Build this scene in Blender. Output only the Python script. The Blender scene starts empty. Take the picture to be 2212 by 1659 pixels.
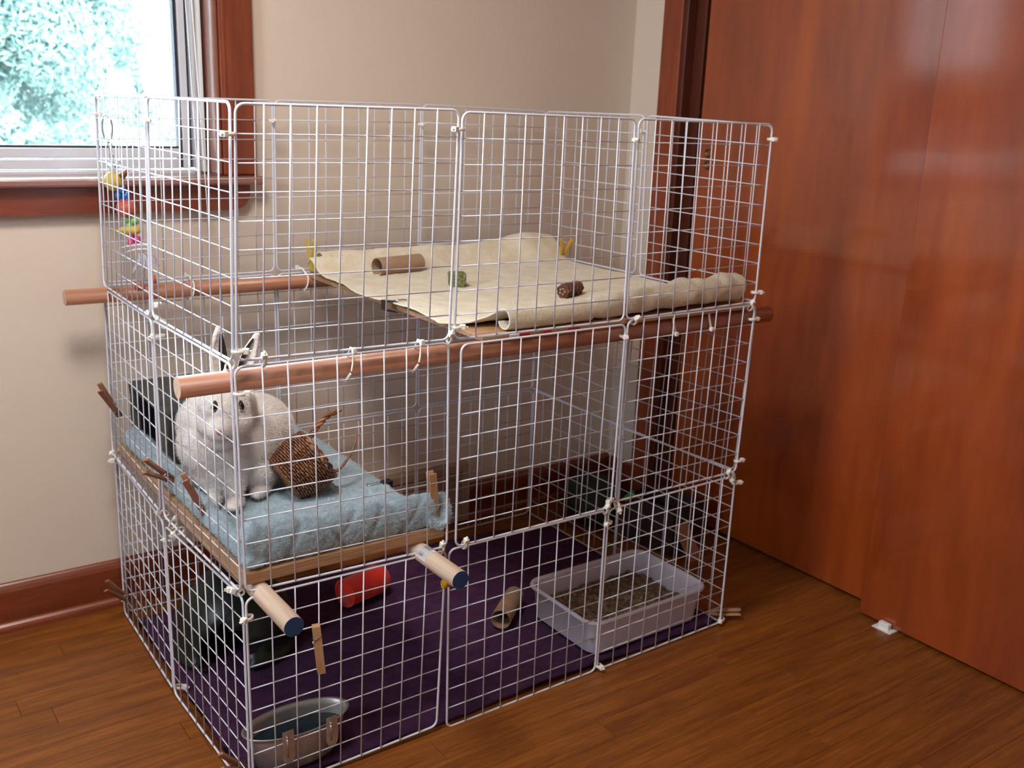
import bpy, bmesh, math, random
from mathutils import Vector, Matrix, noise
random.seed(7)
scene = bpy.context.scene
C = bpy.data.collections.new('room'); scene.collection.children.link(C)

# ---------------------------------------------------------------- camera, world, lights, exposure
cam_d = bpy.data.cameras.new('camera'); cam = bpy.data.objects.new('camera', cam_d); C.objects.link(cam)
cam_d.sensor_width = 36.0; cam_d.lens = 2168.99 * 36 / 2212
cam_d.clip_start = 0.02; cam_d.clip_end = 200
CR = ((0.81424, -0.57933, 0.03719), (0.12671, 0.23988, 0.96250), (-0.56653, -0.77900, 0.26873))
CP = (-0.48944, -1.33713, 1.09261)
cam.matrix_world = Matrix(((CR[0][0], CR[1][0], CR[2][0], CP[0]), (CR[0][1], CR[1][1], CR[2][1], CP[1]),
                           (CR[0][2], CR[1][2], CR[2][2], CP[2]), (0, 0, 0, 1)))
cam_d.dof.use_dof = True; cam_d.dof.focus_distance = 1.5; cam_d.dof.aperture_fstop = 7.0
scene.camera = cam

world = bpy.data.worlds.new('overcast_sky'); scene.world = world; world.use_nodes = True
wn = world.node_tree.nodes; wl = world.node_tree.links
bg = wn['Background']; bg.inputs[0].default_value = (0.80, 0.91, 1.0, 1); bg.inputs[1].default_value = 24.0

def area(name, loc, rot, sx, sy, power, color, spread=180):
    l = bpy.data.lights.new(name, 'AREA'); l.shape = 'RECTANGLE'; l.size = sx; l.size_y = sy
    l.energy = power; l.color = color; l.spread = math.radians(spread)
    o = bpy.data.objects.new(name, l); C.objects.link(o); o.location = loc; o.rotation_euler = rot
    return o
# daylight enters through the two windows: portals only guide the sampling
port2 = area('left_window_portal', (-2.42, -0.60, 1.70), (0, math.radians(-90), 0), 0.70, 0.80, 1, (1, 1, 1)); port2.data.cycles.is_portal = True
port = area('back_window_portal', (-0.34, 0.93, 1.45), (math.radians(-90), 0, 0), 1.25, 1.15, 1, (1, 1, 1)); port.data.cycles.is_portal = True
# ceiling lamp of the room
cl = bpy.data.lights.new('ceiling_lamp_light', 'AREA'); cl.shape = 'DISK'; cl.size = 0.45; cl.energy = 18; cl.color = (1.0, 0.89, 0.79)
clo = bpy.data.objects.new('ceiling_lamp_light', cl); C.objects.link(clo); clo.location = (-0.25, -0.22, 1.98)

scene.view_settings.view_transform = 'Standard'; scene.view_settings.look = 'None'
scene.view_settings.gamma = 1.0; scene.view_settings.use_curve_mapping = False
scene.view_settings.exposure = 0.30
scene.cycles.max_bounces = 8; scene.cycles.use_denoising = True
scene.cycles.caustics_reflective = False; scene.cycles.caustics_refractive = False

# ---------------------------------------------------------------- materials
MATS = {}
def mat(name, color, rough=0.6, metal=0.0, noise_scale=None, noise_amt=0.0, color2=None, bump=0.0, bump_scale=None,
        stretch=None, sheen=0.0, spec=0.5, transmission=0.0, alpha=1.0, detail=4, sss=0.0, coat=0.0, ramp=(0.35, 0.65)):
    if name in MATS: return MATS[name]
    m = bpy.data.materials.new(name); m.use_nodes = True; nt = m.node_tree; n = nt.nodes; l = nt.links
    b = n['Principled BSDF']; b.inputs['Base Color'].default_value = (*color, 1)
    b.inputs['Roughness'].default_value = rough; b.inputs['Metallic'].default_value = metal
    b.inputs['Specular IOR Level'].default_value = spec
    b.inputs['Sheen Weight'].default_value = sheen
    b.inputs['Transmission Weight'].default_value = transmission
    b.inputs['Alpha'].default_value = alpha
    b.inputs['Coat Weight'].default_value = coat; b.inputs['Coat Roughness'].default_value = 0.25
    if sss: b.inputs['Subsurface Weight'].default_value = sss; b.inputs['Subsurface Radius'].default_value = (0.02, 0.012, 0.008)
    if color2 is not None or bump:
        tc = n.new('ShaderNodeTexCoord'); mp = n.new('ShaderNodeMapping'); l.new(tc.outputs['Object'], mp.inputs[0])
        if stretch: mp.inputs['Scale'].default_value = stretch
    if color2 is not None:
        nz = n.new('ShaderNodeTexNoise'); nz.inputs['Scale'].default_value = noise_scale or 8; nz.inputs['Detail'].default_value = detail
        nz.inputs['Roughness'].default_value = 0.6
        l.new(mp.outputs[0], nz.inputs['Vector'])
        r = n.new('ShaderNodeValToRGB'); r.color_ramp.elements[0].color = (*color, 1); r.color_ramp.elements[1].color = (*color2, 1)
        r.color_ramp.elements[0].position = ramp[0]; r.color_ramp.elements[1].position = ramp[1]
        l.new(nz.outputs['Fac'], r.inputs[0]); l.new(r.outputs[0], b.inputs['Base Color'])
    if bump:
        nb = n.new('ShaderNodeTexNoise'); nb.inputs['Scale'].default_value = bump_scale or 80; nb.inputs['Detail'].default_value = 3
        l.new(mp.outputs[0], nb.inputs['Vector'])
        bp = n.new('ShaderNodeBump'); bp.inputs['Strength'].default_value = bump; bp.inputs['Distance'].default_value = 0.002
        l.new(nb.outputs['Fac'], bp.inputs['Height']); l.new(bp.outputs[0], b.inputs['Normal'])
    MATS[name] = m
    return m

def wood(name, a, b_, rough, scale, stretch, coat=0.0, c=None, bump=0.08, var=0.13):
    """veneer or board: streaks along the stretched axis plus broad clouds of tone"""
    m = bpy.data.materials.new(name); m.use_nodes = True; nt = m.node_tree; n = nt.nodes; l = nt.links
    b = n['Principled BSDF']; b.inputs['Roughness'].default_value = rough; b.inputs['Coat Weight'].default_value = coat
    b.inputs['Coat Roughness'].default_value = 0.22
    tc = n.new('ShaderNodeTexCoord'); mp = n.new('ShaderNodeMapping'); mp.inputs['Scale'].default_value = stretch
    l.new(tc.outputs['Object'], mp.inputs[0])
    oi = n.new('ShaderNodeObjectInfo'); ml = n.new('ShaderNodeMath'); ml.operation = 'MULTIPLY'; ml.inputs[1].default_value = 37.0
    l.new(oi.outputs['Random'], ml.inputs[0])
    cx = n.new('ShaderNodeCombineXYZ'); l.new(ml.outputs[0], cx.inputs[0]); l.new(ml.outputs[0], cx.inputs[1])
    ad = n.new('ShaderNodeVectorMath'); ad.operation = 'ADD'; l.new(mp.outputs[0], ad.inputs[0]); l.new(cx.outputs[0], ad.inputs[1])
    nz = n.new('ShaderNodeTexNoise'); nz.inputs['Scale'].default_value = scale; nz.inputs['Detail'].default_value = 6; nz.inputs['Roughness'].default_value = 0.62
    l.new(ad.outputs[0], nz.inputs['Vector'])
    r = n.new('ShaderNodeValToRGB'); r.color_ramp.elements[0].position = 0.3; r.color_ramp.elements[1].position = 0.7
    r.color_ramp.elements[0].color = (*a, 1); r.color_ramp.elements[1].color = (*b_, 1)
    l.new(nz.outputs['Fac'], r.inputs[0])
    n2 = n.new('ShaderNodeTexNoise'); n2.inputs['Scale'].default_value = scale * 0.22; n2.inputs['Detail'].default_value = 3
    l.new(ad.outputs[0], n2.inputs['Vector'])
    mx = n.new('ShaderNodeMix'); mx.data_type = 'RGBA'; mx.blend_type = 'MULTIPLY'
    r2 = n.new('ShaderNodeValToRGB'); r2.color_ramp.elements[0].position = 0.35; r2.color_ramp.elements[1].position = 0.62
    cc = c or (0.72, 0.66, 0.62)
    r2.color_ramp.elements[0].color = (*cc, 1); r2.color_ramp.elements[1].color = (1, 1, 1, 1)
    l.new(n2.outputs['Fac'], r2.inputs[0])
    mx.inputs['Factor'].default_value = 1.0
    l.new(r.outputs[0], mx.inputs['A']); l.new(r2.outputs[0], mx.inputs['B'])
    # each board its own tone
    hv = n.new('ShaderNodeHueSaturation'); mr = n.new('ShaderNodeMapRange'); mr.inputs['To Min'].default_value = 1 - var; mr.inputs['To Max'].default_value = 1 + var
    l.new(oi.outputs['Random'], mr.inputs['Value']); l.new(mr.outputs[0], hv.inputs['Value']); l.new(mx.outputs['Result'], hv.inputs['Color'])
    l.new(hv.outputs[0], b.inputs['Base Color'])
    if bump:
        bp = n.new('ShaderNodeBump'); bp.inputs['Strength'].default_value = bump; bp.inputs['Distance'].default_value = 0.001
        l.new(nz.outputs['Fac'], bp.inputs['Height']); l.new(bp.outputs[0], b.inputs['Normal'])
    MATS[name] = m
    return m

M_wall = mat('wall_paint', (0.70, 0.60, 0.51), 0.75, bump=0.25, bump_scale=160, color2=(0.72, 0.62, 0.53), noise_scale=2.0)
M_ceil = mat('ceiling_paint', (0.80, 0.77, 0.72), 0.9)
M_floor = wood('oak_floor', (0.165, 0.045, 0.005), (0.30, 0.098, 0.012), 0.42, 6, (2.2, 30, 30), coat=0.15, var=0.05, c=(0.66, 0.60, 0.56))
M_floor_gap = mat('floor_gap', (0.05, 0.018, 0.008), 0.7)
M_door = wood('door_veneer', (0.29, 0.045, 0.004), (0.41, 0.076, 0.006), 0.45, 5, (5, 5, 0.9), coat=0.9, c=(0.70, 0.64, 0.60), bump=0.03, var=0.03)
M_trim = wood('trim_wood', (0.17, 0.034, 0.014), (0.25, 0.055, 0.020), 0.34, 6, (2, 14, 14), coat=0.35)
M_stool = mat('varnished_sill', (0.20, 0.045, 0.018), 0.38, color2=(0.26, 0.06, 0.022), noise_scale=6, stretch=(2, 14, 14), spec=0.9, coat=1.0)
M_stool.node_tree.nodes['Principled BSDF'].inputs['Coat Roughness'].default_value = 0.32; M_stool.node_tree.nodes['Principled BSDF'].inputs['Coat IOR'].default_value = 2.3
M_trimv = wood('trim_wood_upright', (0.20, 0.040, 0.014), (0.30, 0.066, 0.022), 0.34, 6, (14, 14, 1.5), coat=0.35)
M_jamb = wood('jamb_wood', (0.075, 0.016, 0.008), (0.11, 0.024, 0.011), 0.4, 6, (14, 14, 1.5))
M_alu = mat('aluminium', (0.72, 0.74, 0.80), 0.38, 0.35, bump=0.1, bump_scale=60)
M_aluw = mat('pale_window_strip', (0.85, 0.86, 0.84), 0.5)
M_seal = mat('window_seal', (0.02, 0.02, 0.04), 0.7)
M_wire = mat('white_coated_wire', (0.68, 0.71, 0.82), 0.35, spec=0.5)
M_tie = mat('white_nylon', (0.86, 0.84, 0.80), 0.45, sss=0.1)
M_dowel_red = wood('stained_dowel', (0.50, 0.215, 0.125), (0.60, 0.27, 0.16), 0.45, 8, (2, 40, 40), coat=0.2)
M_dowel_end = mat('dowel_end_grain', (0.66, 0.46, 0.34), 0.7, color2=(0.56, 0.37, 0.26), noise_scale=120)
M_dowel = wood('birch_dowel', (0.68, 0.52, 0.41), (0.78, 0.63, 0.51), 0.5, 8, (40, 2, 40), c=(0.85, 0.80, 0.76))
M_blue_paint = mat('blue_paint', (0.010, 0.055, 0.16), 0.5)
M_ply = mat('plywood', (0.54, 0.34, 0.19), 0.7, color2=(0.40, 0.20, 0.09), noise_scale=7, stretch=(2, 14, 60), bump=0.4, bump_scale=30)
M_tan = mat('tan_fleece', (0.70, 0.60, 0.43), 0.95, color2=(0.82, 0.75, 0.60), noise_scale=26, sheen=0.4, bump=0.9, bump_scale=420)
M_tan_back = mat('cream_backing', (0.80, 0.78, 0.66), 0.8)
M_blue = mat('pale_blue_fleece', (0.33, 0.46, 0.56), 0.95, color2=(0.45, 0.59, 0.69), noise_scale=60, sheen=0.5, bump=1.0, bump_scale=500)
M_bluef = mat('pale_blue_fibre', (0.44, 0.60, 0.67), 0.95, color2=(0.55, 0.72, 0.78), noise_scale=60)
M_tanf = mat('tan_fibre', (0.78, 0.69, 0.52), 0.95, color2=(0.88, 0.82, 0.68), noise_scale=40)
M_purple = mat('purple_mat', (0.105, 0.036, 0.125), 0.95, color2=(0.17, 0.062, 0.19), noise_scale=30, bump=0.9, bump_scale=400)
M_fur = mat('white_fur', (0.80, 0.76, 0.73), 0.95, sheen=0.5, bump=0.8, bump_scale=240, color2=(0.86, 0.82, 0.80), noise_scale=18, sss=0.05)
M_furdark = mat('dark_fur', (0.045, 0.032, 0.028), 0.9, bump=0.5, bump_scale=300)
M_pink = mat('pink_skin', (0.62, 0.27, 0.24), 0.6)
M_eye = mat('black_eye', (0.004, 0.003, 0.003), 0.08)
M_wicker = mat('wicker', (0.15, 0.055, 0.022), 0.38, color2=(0.42, 0.20, 0.095), noise_scale=55, bump=0.3, bump_scale=60, ramp=(0.42, 0.75))
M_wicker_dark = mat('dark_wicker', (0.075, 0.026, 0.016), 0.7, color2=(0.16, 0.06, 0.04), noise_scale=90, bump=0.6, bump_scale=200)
M_card = mat('cardboard', (0.34, 0.22, 0.14), 0.85, color2=(0.40, 0.27, 0.18), noise_scale=30, bump=0.3, bump_scale=120)
M_hay = mat('pressed_hay', (0.045, 0.085, 0.030), 0.95, color2=(0.30, 0.30, 0.13), noise_scale=170, bump=1.0, bump_scale=200)
M_red = mat('red_felt', (0.85, 0.032, 0.016), 0.9, sheen=0.2, bump=0.7, bump_scale=300)
M_pin = wood('clothespin_wood', (0.46, 0.25, 0.12), (0.56, 0.33, 0.18), 0.65, 12, (20, 20, 3))
M_pinred = wood('old_clothespin_wood', (0.28, 0.12, 0.07), (0.36, 0.17, 0.10), 0.65, 12, (20, 20, 3))
M_yellow = mat('yellow_plastic', (0.62, 0.36, 0.02), 0.5)
M_orange = mat('orange_wood', (0.50, 0.16, 0.03), 0.5)
M_steel = mat('steel', (0.50, 0.50, 0.52), 0.22, 1.0)
M_zinc = mat('galvanised_steel', (0.40, 0.40, 0.40), 0.42, 0.8, color2=(0.58, 0.56, 0.54), noise_scale=30)
M_water = mat('water', (0.015, 0.035, 0.05), 0.06, spec=0.6)
M_black = mat('black_clip', (0.012, 0.013, 0.016), 0.35)
M_tray = mat('cool_tinted_white_plastic', (0.60, 0.60, 0.72), 0.38, sss=0.08)  # bluish cast stands in for cool light on the left face
M_litter = mat('paper_litter', (0.12, 0.078, 0.046), 0.95, color2=(0.24, 0.17, 0.11), noise_scale=90, bump=0.8, bump_scale=150)
M_litter2 = mat('paper_litter_dark', (0.11, 0.07, 0.042), 0.95)
M_litter3 = mat('paper_litter_light', (0.29, 0.20, 0.13), 0.95)
M_greengrey = mat('grey_green_cloth', (0.060, 0.065, 0.057), 0.95, bump=0.6, bump_scale=200, color2=(0.09, 0.095, 0.082), noise_scale=9)
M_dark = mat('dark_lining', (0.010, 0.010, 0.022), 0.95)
M_igloo = mat('dark_green_plastic', (0.008, 0.018, 0.014), 0.36, spec=0.4)
M_bag = mat('dark_green_cloth', (0.010, 0.022, 0.014), 0.8, bump=0.6, bump_scale=40)  # dark green cloth, deepened further for the shadow around it
M_brownpaper = mat('brown_paper', (0.34, 0.16, 0.10), 0.8)
M_darkbox = mat('shadow_darkened_cardboard', (0.030, 0.012, 0.008), 0.8)  # brown darkened so the colour carries the shadow behind the cage
M_green = mat('bright_green_plastic', (0.01, 0.30, 0.03), 0.4)
M_brass = mat('old_brass', (0.16, 0.10, 0.03), 0.4, 0.8)
M_vent = mat('painted_vent', (0.42, 0.30, 0.22), 0.55)
M_label = mat('paper_label', (0.92, 0.92, 0.95), 0.6)
M_ink = mat('label_ink', (0.10, 0.10, 0.12), 0.6)
M_inkg = mat('label_ink_grey', (0.20, 0.20, 0.22), 0.6)
M_redp = mat('red_paint', (0.60, 0.05, 0.03), 0.5)
M_cord = mat('blind_cord', (0.85, 0.85, 0.85), 0.7)
M_clear = mat('frosted_bead', (0.75, 0.85, 0.95), 0.15, transmission=0.5)
M_ywood = mat('yellow_wood', (0.62, 0.46, 0.10), 0.5)
M_bluebead = mat('blue_bead', (0.03, 0.18, 0.62), 0.15, transmission=0.3)
M_redwood = mat('red_wood', (0.55, 0.10, 0.06), 0.5)
M_greenbead = mat('green_bead', (0.35, 0.70, 0.25), 0.15, transmission=0.3)
M_pinkbead = mat('pink_bead', (0.80, 0.06, 0.28), 0.2, transmission=0.2)
M_feather = mat('white_leather', (0.78, 0.76, 0.78), 0.7)
M_lilac = mat('pale_lilac_leather', (0.55, 0.52, 0.62), 0.7)
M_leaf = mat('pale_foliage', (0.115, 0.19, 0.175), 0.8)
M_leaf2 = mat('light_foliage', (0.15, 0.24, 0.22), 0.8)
M_leaf3 = mat('washed_out_far_foliage', (0.25, 0.36, 0.34), 0.8)  # paler leaf colour: the washed-out glare is put into it
M_bark = mat('bark', (0.06, 0.075, 0.07), 0.9)
M_ground = mat('lawn', (0.05, 0.10, 0.07), 0.9)

M_door.node_tree.nodes['Principled BSDF'].inputs['Coat Roughness'].default_value = 0.11; M_door.node_tree.nodes['Principled BSDF'].inputs['Coat IOR'].default_value = 1.8
def glass_mat():
    m = bpy.data.materials.new('window_glass'); m.use_nodes = True; n = m.node_tree.nodes; l = m.node_tree.links
    for x in list(n): n.remove(x)
    o = n.new('ShaderNodeOutputMaterial'); mx = n.new('ShaderNodeMixShader'); t = n.new('ShaderNodeBsdfTransparent'); g = n.new('ShaderNodeBsdfGlossy')
    g.inputs['Roughness'].default_value = 0.02; f = n.new('ShaderNodeFresnel'); f.inputs[0].default_value = 1.45
    t.inputs[0].default_value = (0.95, 0.98, 0.98, 1)
    l.new(f.outputs[0], mx.inputs[0]); l.new(t.outputs[0], mx.inputs[1]); l.new(g.outputs[0], mx.inputs[2]); l.new(mx.outputs[0], o.inputs[0])
    return m
M_glass = glass_mat()

# ---------------------------------------------------------------- mesh helpers
def obj(name, bm, m, parent=None, smooth=False, kind=None, label=None):
    me = bpy.data.meshes.new(name); bm.to_mesh(me); bm.free()
    for x in (m if isinstance(m, (list, tuple)) else [m]): me.materials.append(x)
    if smooth:
        for p in me.polygons: p.use_smooth = True
    o = bpy.data.objects.new(name, me); C.objects.link(o)
    if parent: o.parent = parent
    if kind: o['kind'] = kind
    if label: o['label'] = label
    return o
def tag(o, label, cat, group=None):
    o['label'] = label; o['category'] = cat
    if group: o['group'] = group
    return o
def thing(name, label, cat, loc=(0, 0, 0), group=None):
    o = bpy.data.objects.new(name, None); C.objects.link(o); o.location = loc; o.empty_display_size = 0.05
    return tag(o, label, cat, group)
def part(name, bm, m, t, **k):
    """a part modelled in room coordinates, hung on a thing whose base is at t.location"""
    bmesh.ops.translate(bm, verts=bm.verts, vec=-Vector(t.location))
    return obj(name, bm, m, t, **k)
def box(bm, x0, x1, y0, y1, z0, z1, bevel=0.0, mi=0, mtx=None):
    r = bmesh.ops.create_cube(bm, size=1.0)
    vs = r['verts']
    for v in vs: v.co = Vector(((x0 + x1) / 2 + v.co.x * (x1 - x0), (y0 + y1) / 2 + v.co.y * (y1 - y0), (z0 + z1) / 2 + v.co.z * (z1 - z0)))
    fs = set(f for v in vs for f in v.link_faces)
    for f in fs: f.material_index = mi
    if bevel:
        es = list(set(e for v in vs for e in v.link_edges))
        r2 = bmesh.ops.bevel(bm, geom=es, offset=bevel, segments=2, affect='EDGES', profile=0.5)
        vs = list(set(v for f in r2['faces'] for v in f.verts) | set(v for v in vs if v.is_valid))
        for v in vs:
            for f in v.link_faces: f.material_index = mi
    if mtx is not None: bmesh.ops.transform(bm, matrix=mtx, verts=vs)
    return vs
def frames(pts, closed=False):
    n = len(pts); out = []; prev = None
    for i in range(n):
        if closed: t = pts[(i + 1) % n] - pts[i - 1]
        else: t = pts[min(i + 1, n - 1)] - pts[max(i - 1, 0)]
        t.normalize()
        if prev is None:
            a = Vector((0, 0, 1)) if abs(t.z) < 0.9 else Vector((1, 0, 0)); u = t.cross(a).normalized()
        else:
            u = prev - t * prev.dot(t)
            u = u.normalized() if u.length > 1e-6 else t.orthogonal().normalized()
        prev = u; out.append((u, t.cross(u).normalized()))
    return out
def tube(bm, pts, r, seg=8, closed=False, caps=True, mi=0, flat=1.0):
    pts = [Vector(p) for p in pts]; fr = frames(pts, closed); rings = []
    for i, p in enumerate(pts):
        rr = r[i] if isinstance(r, (list, tuple)) else r
        u, v = fr[i]
        rings.append([bm.verts.new(p + u * math.cos(2 * math.pi * k / seg) * rr + v * math.sin(2 * math.pi * k / seg) * rr * flat) for k in range(seg)])
    n = len(rings); fs = []
    for i in range(n if closed else n - 1):
        a, b = rings[i], rings[(i + 1) % n]
        for k in range(seg): fs.append(bm.faces.new((a[k], a[(k + 1) % seg], b[(k + 1) % seg], b[k])))
    if caps and not closed:
        fs.append(bm.faces.new(list(reversed(rings[0])))); fs.append(bm.faces.new(rings[-1]))
    for f in fs: f.material_index = mi
    return [v for r_ in rings for v in r_]
def hollow_tube(bm, a, b, r, th, seg=28, mi=0):
    """an open tube with wall thickness between a and b"""
    a, b = Vector(a), Vector(b); t = (b - a).normalized(); u = t.orthogonal().normalized(); v = t.cross(u)
    R_ = []
    for p, rr in ((a, r), (b, r), (b, r - th), (a, r - th)):
        R_.append([bm.verts.new(p + u * math.cos(2 * math.pi * k / seg) * rr + v * math.sin(2 * math.pi * k / seg) * rr) for k in range(seg)])
    for i in range(4):
        p, q = R_[i], R_[(i + 1) % 4]
        for k in range(seg): bm.faces.new((p[k], p[(k + 1) % seg], q[(k + 1) % seg], q[k])).material_index = mi
def ball(bm, c, r, sub=2, mtx=None, mi=0):
    res = bmesh.ops.create_icosphere(bm, subdivisions=sub, radius=1.0)
    rr = r if isinstance(r, (list, tuple)) else (r, r, r)
    for v in res['verts']:
        v.co = Vector((v.co.x * rr[0], v.co.y * rr[1], v.co.z * rr[2]))
        if mtx is not None: v.co = mtx @ v.co
        v.co += Vector(c)
    for f in set(f for v in res['verts'] for f in v.link_faces): f.material_index = mi
    return res['verts']
def lathe(bm, prof, c, seg=40, mtx=None, mi=0):
    rings = []
    for (r, z) in prof:
        ring = []
        for k in range(seg):
            p = Vector((r * math.cos(2 * math.pi * k / seg), r * math.sin(2 * math.pi * k / seg), z))
            if mtx is not None: p = mtx @ p
            ring.append(bm.verts.new(p + Vector(c)))
        rings.append(ring)
    for i in range(len(rings) - 1):
        for k in range(seg): bm.faces.new((rings[i][k], rings[i][(k + 1) % seg], rings[i + 1][(k + 1) % seg], rings[i + 1][k])).material_index = mi
    return rings
def remeshed(name, bm, m, parent, voxel, smooth_it=4, disp=0.0, disp_scale=60, t=None, label=None):
    """fuse overlapping lumps into one continuous skin"""
    if t is not None: bmesh.ops.translate(bm, verts=bm.verts, vec=-Vector(t.location))
    me = bpy.data.meshes.new(name); bm.to_mesh(me); bm.free()
    o = bpy.data.objects.new(name, me); C.objects.link(o)
    md = o.modifiers.new('remesh', 'REMESH'); md.mode = 'VOXEL'; md.voxel_size = voxel
    if smooth_it:
        sm = o.modifiers.new('smooth', 'SMOOTH'); sm.iterations = smooth_it; sm.factor = 0.5
    bpy.context.view_layer.update()
    dg = bpy.context.evaluated_depsgraph_get()
    me2 = bpy.data.meshes.new_from_object(o.evaluated_get(dg)); o.modifiers.clear()
    o.data = me2; bpy.data.meshes.remove(me); me2.name = name
    me2.materials.clear(); me2.materials.append(m)
    if disp:
        ns = [v.normal.copy() for v in me2.vertices]
        for v, nn in zip(me2.vertices, ns):
            d = noise.noise(v.co * disp_scale) + 0.6 * noise.noise(v.co * disp_scale * 2.7)
            v.co += nn * d * disp
    for p in me2.polygons: p.use_smooth = True
    if parent: o.parent = parent
    if label: o['label'] = label
    return o
def curve_pts(P_, n=10):
    P_ = [Vector(p) for p in P_]; out = []
    for i in range(len(P_) - 1):
        p0 = P_[max(i - 1, 0)]; p1 = P_[i]; p2 = P_[i + 1]; p3 = P_[min(i + 2, len(P_) - 1)]
        for k in range(n):
            t = k / n; out.append(0.5 * ((2 * p1) + (-p0 + p2) * t + (2 * p0 - 5 * p1 + 4 * p2 - p3) * t * t + (-p0 + 3 * p1 - 3 * p2 + p3) * t ** 3))
    out.append(P_[-1]); return out
def pile(name, src, m, parent, n, length, width, lay, seed=1, cond=None):
    """short fibres standing on a mesh: one object"""
    rnd = random.Random(seed); me = src.data; polys = me.polygons; cum = []; tot = 0.0
    for q_ in polys: tot += q_.area; cum.append(tot)
    import bisect
    vs, fs = [], []; co = [v.co for v in me.vertices]
    for k in range(n):
        q_ = polys[min(bisect.bisect(cum, rnd.random() * tot), len(polys) - 1)]
        vv = [co[i] for i in q_.vertices]; a, b = rnd.random(), rnd.random()
        if a + b > 1: a, b = 1 - a, 1 - b
        j = 1 if rnd.random() < .5 or len(vv) < 4 else 2
        c = vv[0] + (vv[j] - vv[0]) * a + (vv[min(j + 1, len(vv) - 1)] - vv[0]) * b; nn = q_.normal
        if cond and not cond(c, nn): continue
        d = (nn + Vector(lay) + Vector((rnd.gauss(0, .45), rnd.gauss(0, .45), rnd.gauss(0, .45)))).normalized()
        L = length * (.6 + .6 * rnd.random()); s = d.orthogonal().normalized() * width
        i = len(vs); vs += [c - s, c + s, c + d * L]; fs.append((i, i + 1, i + 2))
    me2 = bpy.data.meshes.new(name); me2.from_pydata(vs, [], fs); me2.materials.append(m)
    o = bpy.data.objects.new(name, me2); C.objects.link(o); o.parent = parent; o['kind'] = 'stuff'
    return o
def cube_uv_grid(bm, fn, nu, nv, th=None):
    """a sheet: fn(u,v) -> Vector, optional thickness downwards along the sheet normal"""
    g = [[bm.verts.new(fn(i / nu, j / nv)) for j in range(nv + 1)] for i in range(nu + 1)]
    for i in range(nu):
        for j in range(nv): bm.faces.new((g[i][j], g[i + 1][j], g[i + 1][j + 1], g[i][j + 1]))
    return g

# ---------------------------------------------------------------- the room
YW = 0.785; XW = 1.415; XL = -2.4; YF = -3.2; ZC = 2.4
def st(name, bm, m, parent=None, **k):
    o = obj(name, bm, m, parent, **k); o['kind'] = 'structure'; return o
# floor: sub-floor and separate boards
bm = bmesh.new(); box(bm, XL - .1, 1.62, YF - .1, YW + .12, -0.06, -0.004); floor = st('floor', bm, M_floor_gap)
W = 0.057; rows = int((YW + 1.35) / W) + 1; plank_cache = {}
for r in range(rows):
    y1 = YW - 0.006 - r * W; x = 1.56 - random.random() * 0.3; first = True
    while x > -1.45:
        ln = random.choice((0.5, 0.7, 0.9, 1.15, 1.4)); xa = max(x - ln, -1.6) if not first else x - ln
        xb = 1.58 if first else x
        Lr = round(xb - xa, 2); key = Lr
        if key not in plank_cache:
            b = bmesh.new(); box(b, 0, Lr - 0.0006, 0, W - 0.0005, -0.010, 0.0, 0.0004)
            me = bpy.data.meshes.new('floor_plank'); b.to_mesh(me); b.free(); me.materials.append(M_floor); plank_cache[key] = me
        o = bpy.data.objects.new('floor_plank', plank_cache[key]); C.objects.link(o); o.parent = floor
        o.location = (xb - Lr, y1 - W, 0.0); first = False; x = xb - Lr
bm = bmesh.new()
y = YW - 0.006 - rows * W
while y > YF:
    box(bm, XL, 1.58, y - W + .0005, y, -0.010, 0.0); y -= W
for r in range(rows): box(bm, XL, -1.75, YW - 0.006 - (r + 1) * W, YW - 0.0065 - r * W, -0.010, 0.0)
for r in range(rows): box(bm, -1.749, -1.44, YW - 0.006 - (r + 1) * W, YW - 0.0065 - r * W, -0.011, -0.0006)
st('floor_planks_far', bm, M_floor, floor)['kind'] = 'stuff'
bm = bmesh.new(); box(bm, XL - .1, 1.62, YF - .1, YW + .12, ZC, ZC + .08); st('ceiling', bm, M_ceil)
# back wall with window opening x -0.95..0.262, z 0.905..2.0
WX0, WX1, WZ0, WZ1 = -0.95, 0.262, 0.905, 2.0
bm = bmesh.new()
box(bm, XL - .1, WX0, YW, YW + .12, 0, ZC); box(bm, WX1, 1.62, YW, YW + .12, 0, ZC)
box(bm, WX0, WX1, YW, YW + .12, 0, WZ0); box(bm, WX0, WX1, YW, YW + .12, WZ1, ZC)
wall_back = st('wall_back', bm, M_wall)
# left wall with its own window opening
bm = bmesh.new()
box(bm, XL - .1, XL, YF, -1.0, 0, ZC); box(bm, XL - .1, XL, -.2, YW + .12, 0, ZC)
box(bm, XL - .1, XL, -1.0, -.2, 0, 1.35); box(bm, XL - .1, XL, -1.0, -.2, 2.05, ZC); st('wall_left', bm, M_wall)
bm = bmesh.new(); box(bm, XL - .1, 1.62, YF - .1, YF, 0, ZC); st('wall_front', bm, M_wall)
# right wall: stub, header over the closet, rest; closet back panel
bm = bmesh.new()
box(bm, XW, XW + .12, 0.60, YW, 0, ZC); box(bm, XW, XW + .12, -1.75, 0.60, 2.06, ZC); box(bm, XW, XW + .12, YF, -1.75, 0, ZC)
box(bm, 1.56, 1.62, -1.8, 0.62, 0, ZC)
st('wall_right', bm, M_wall)
# closet door trim
bm = bmesh.new()
box(bm, XW - .018, XW, 0.592, 0.662, 0, 2.12, 0.003); box(bm, XW - .018, XW, -1.80, 0.662, 2.04, 2.12, 0.003)
st('trim_1', bm, M_trimv)
bm = bmesh.new(); box(bm, XW - .012, XW + .13, 0.578, 0.600, 0, 2.06, 0.002); box(bm, XW + .018, XW + .03, 0.545, 0.578, 0, 2.06, 0.001)
box(bm, 1.47, 1.475, -1.75, .578, 0, 2.06)
st('trim_3', bm, M_jamb)
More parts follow.
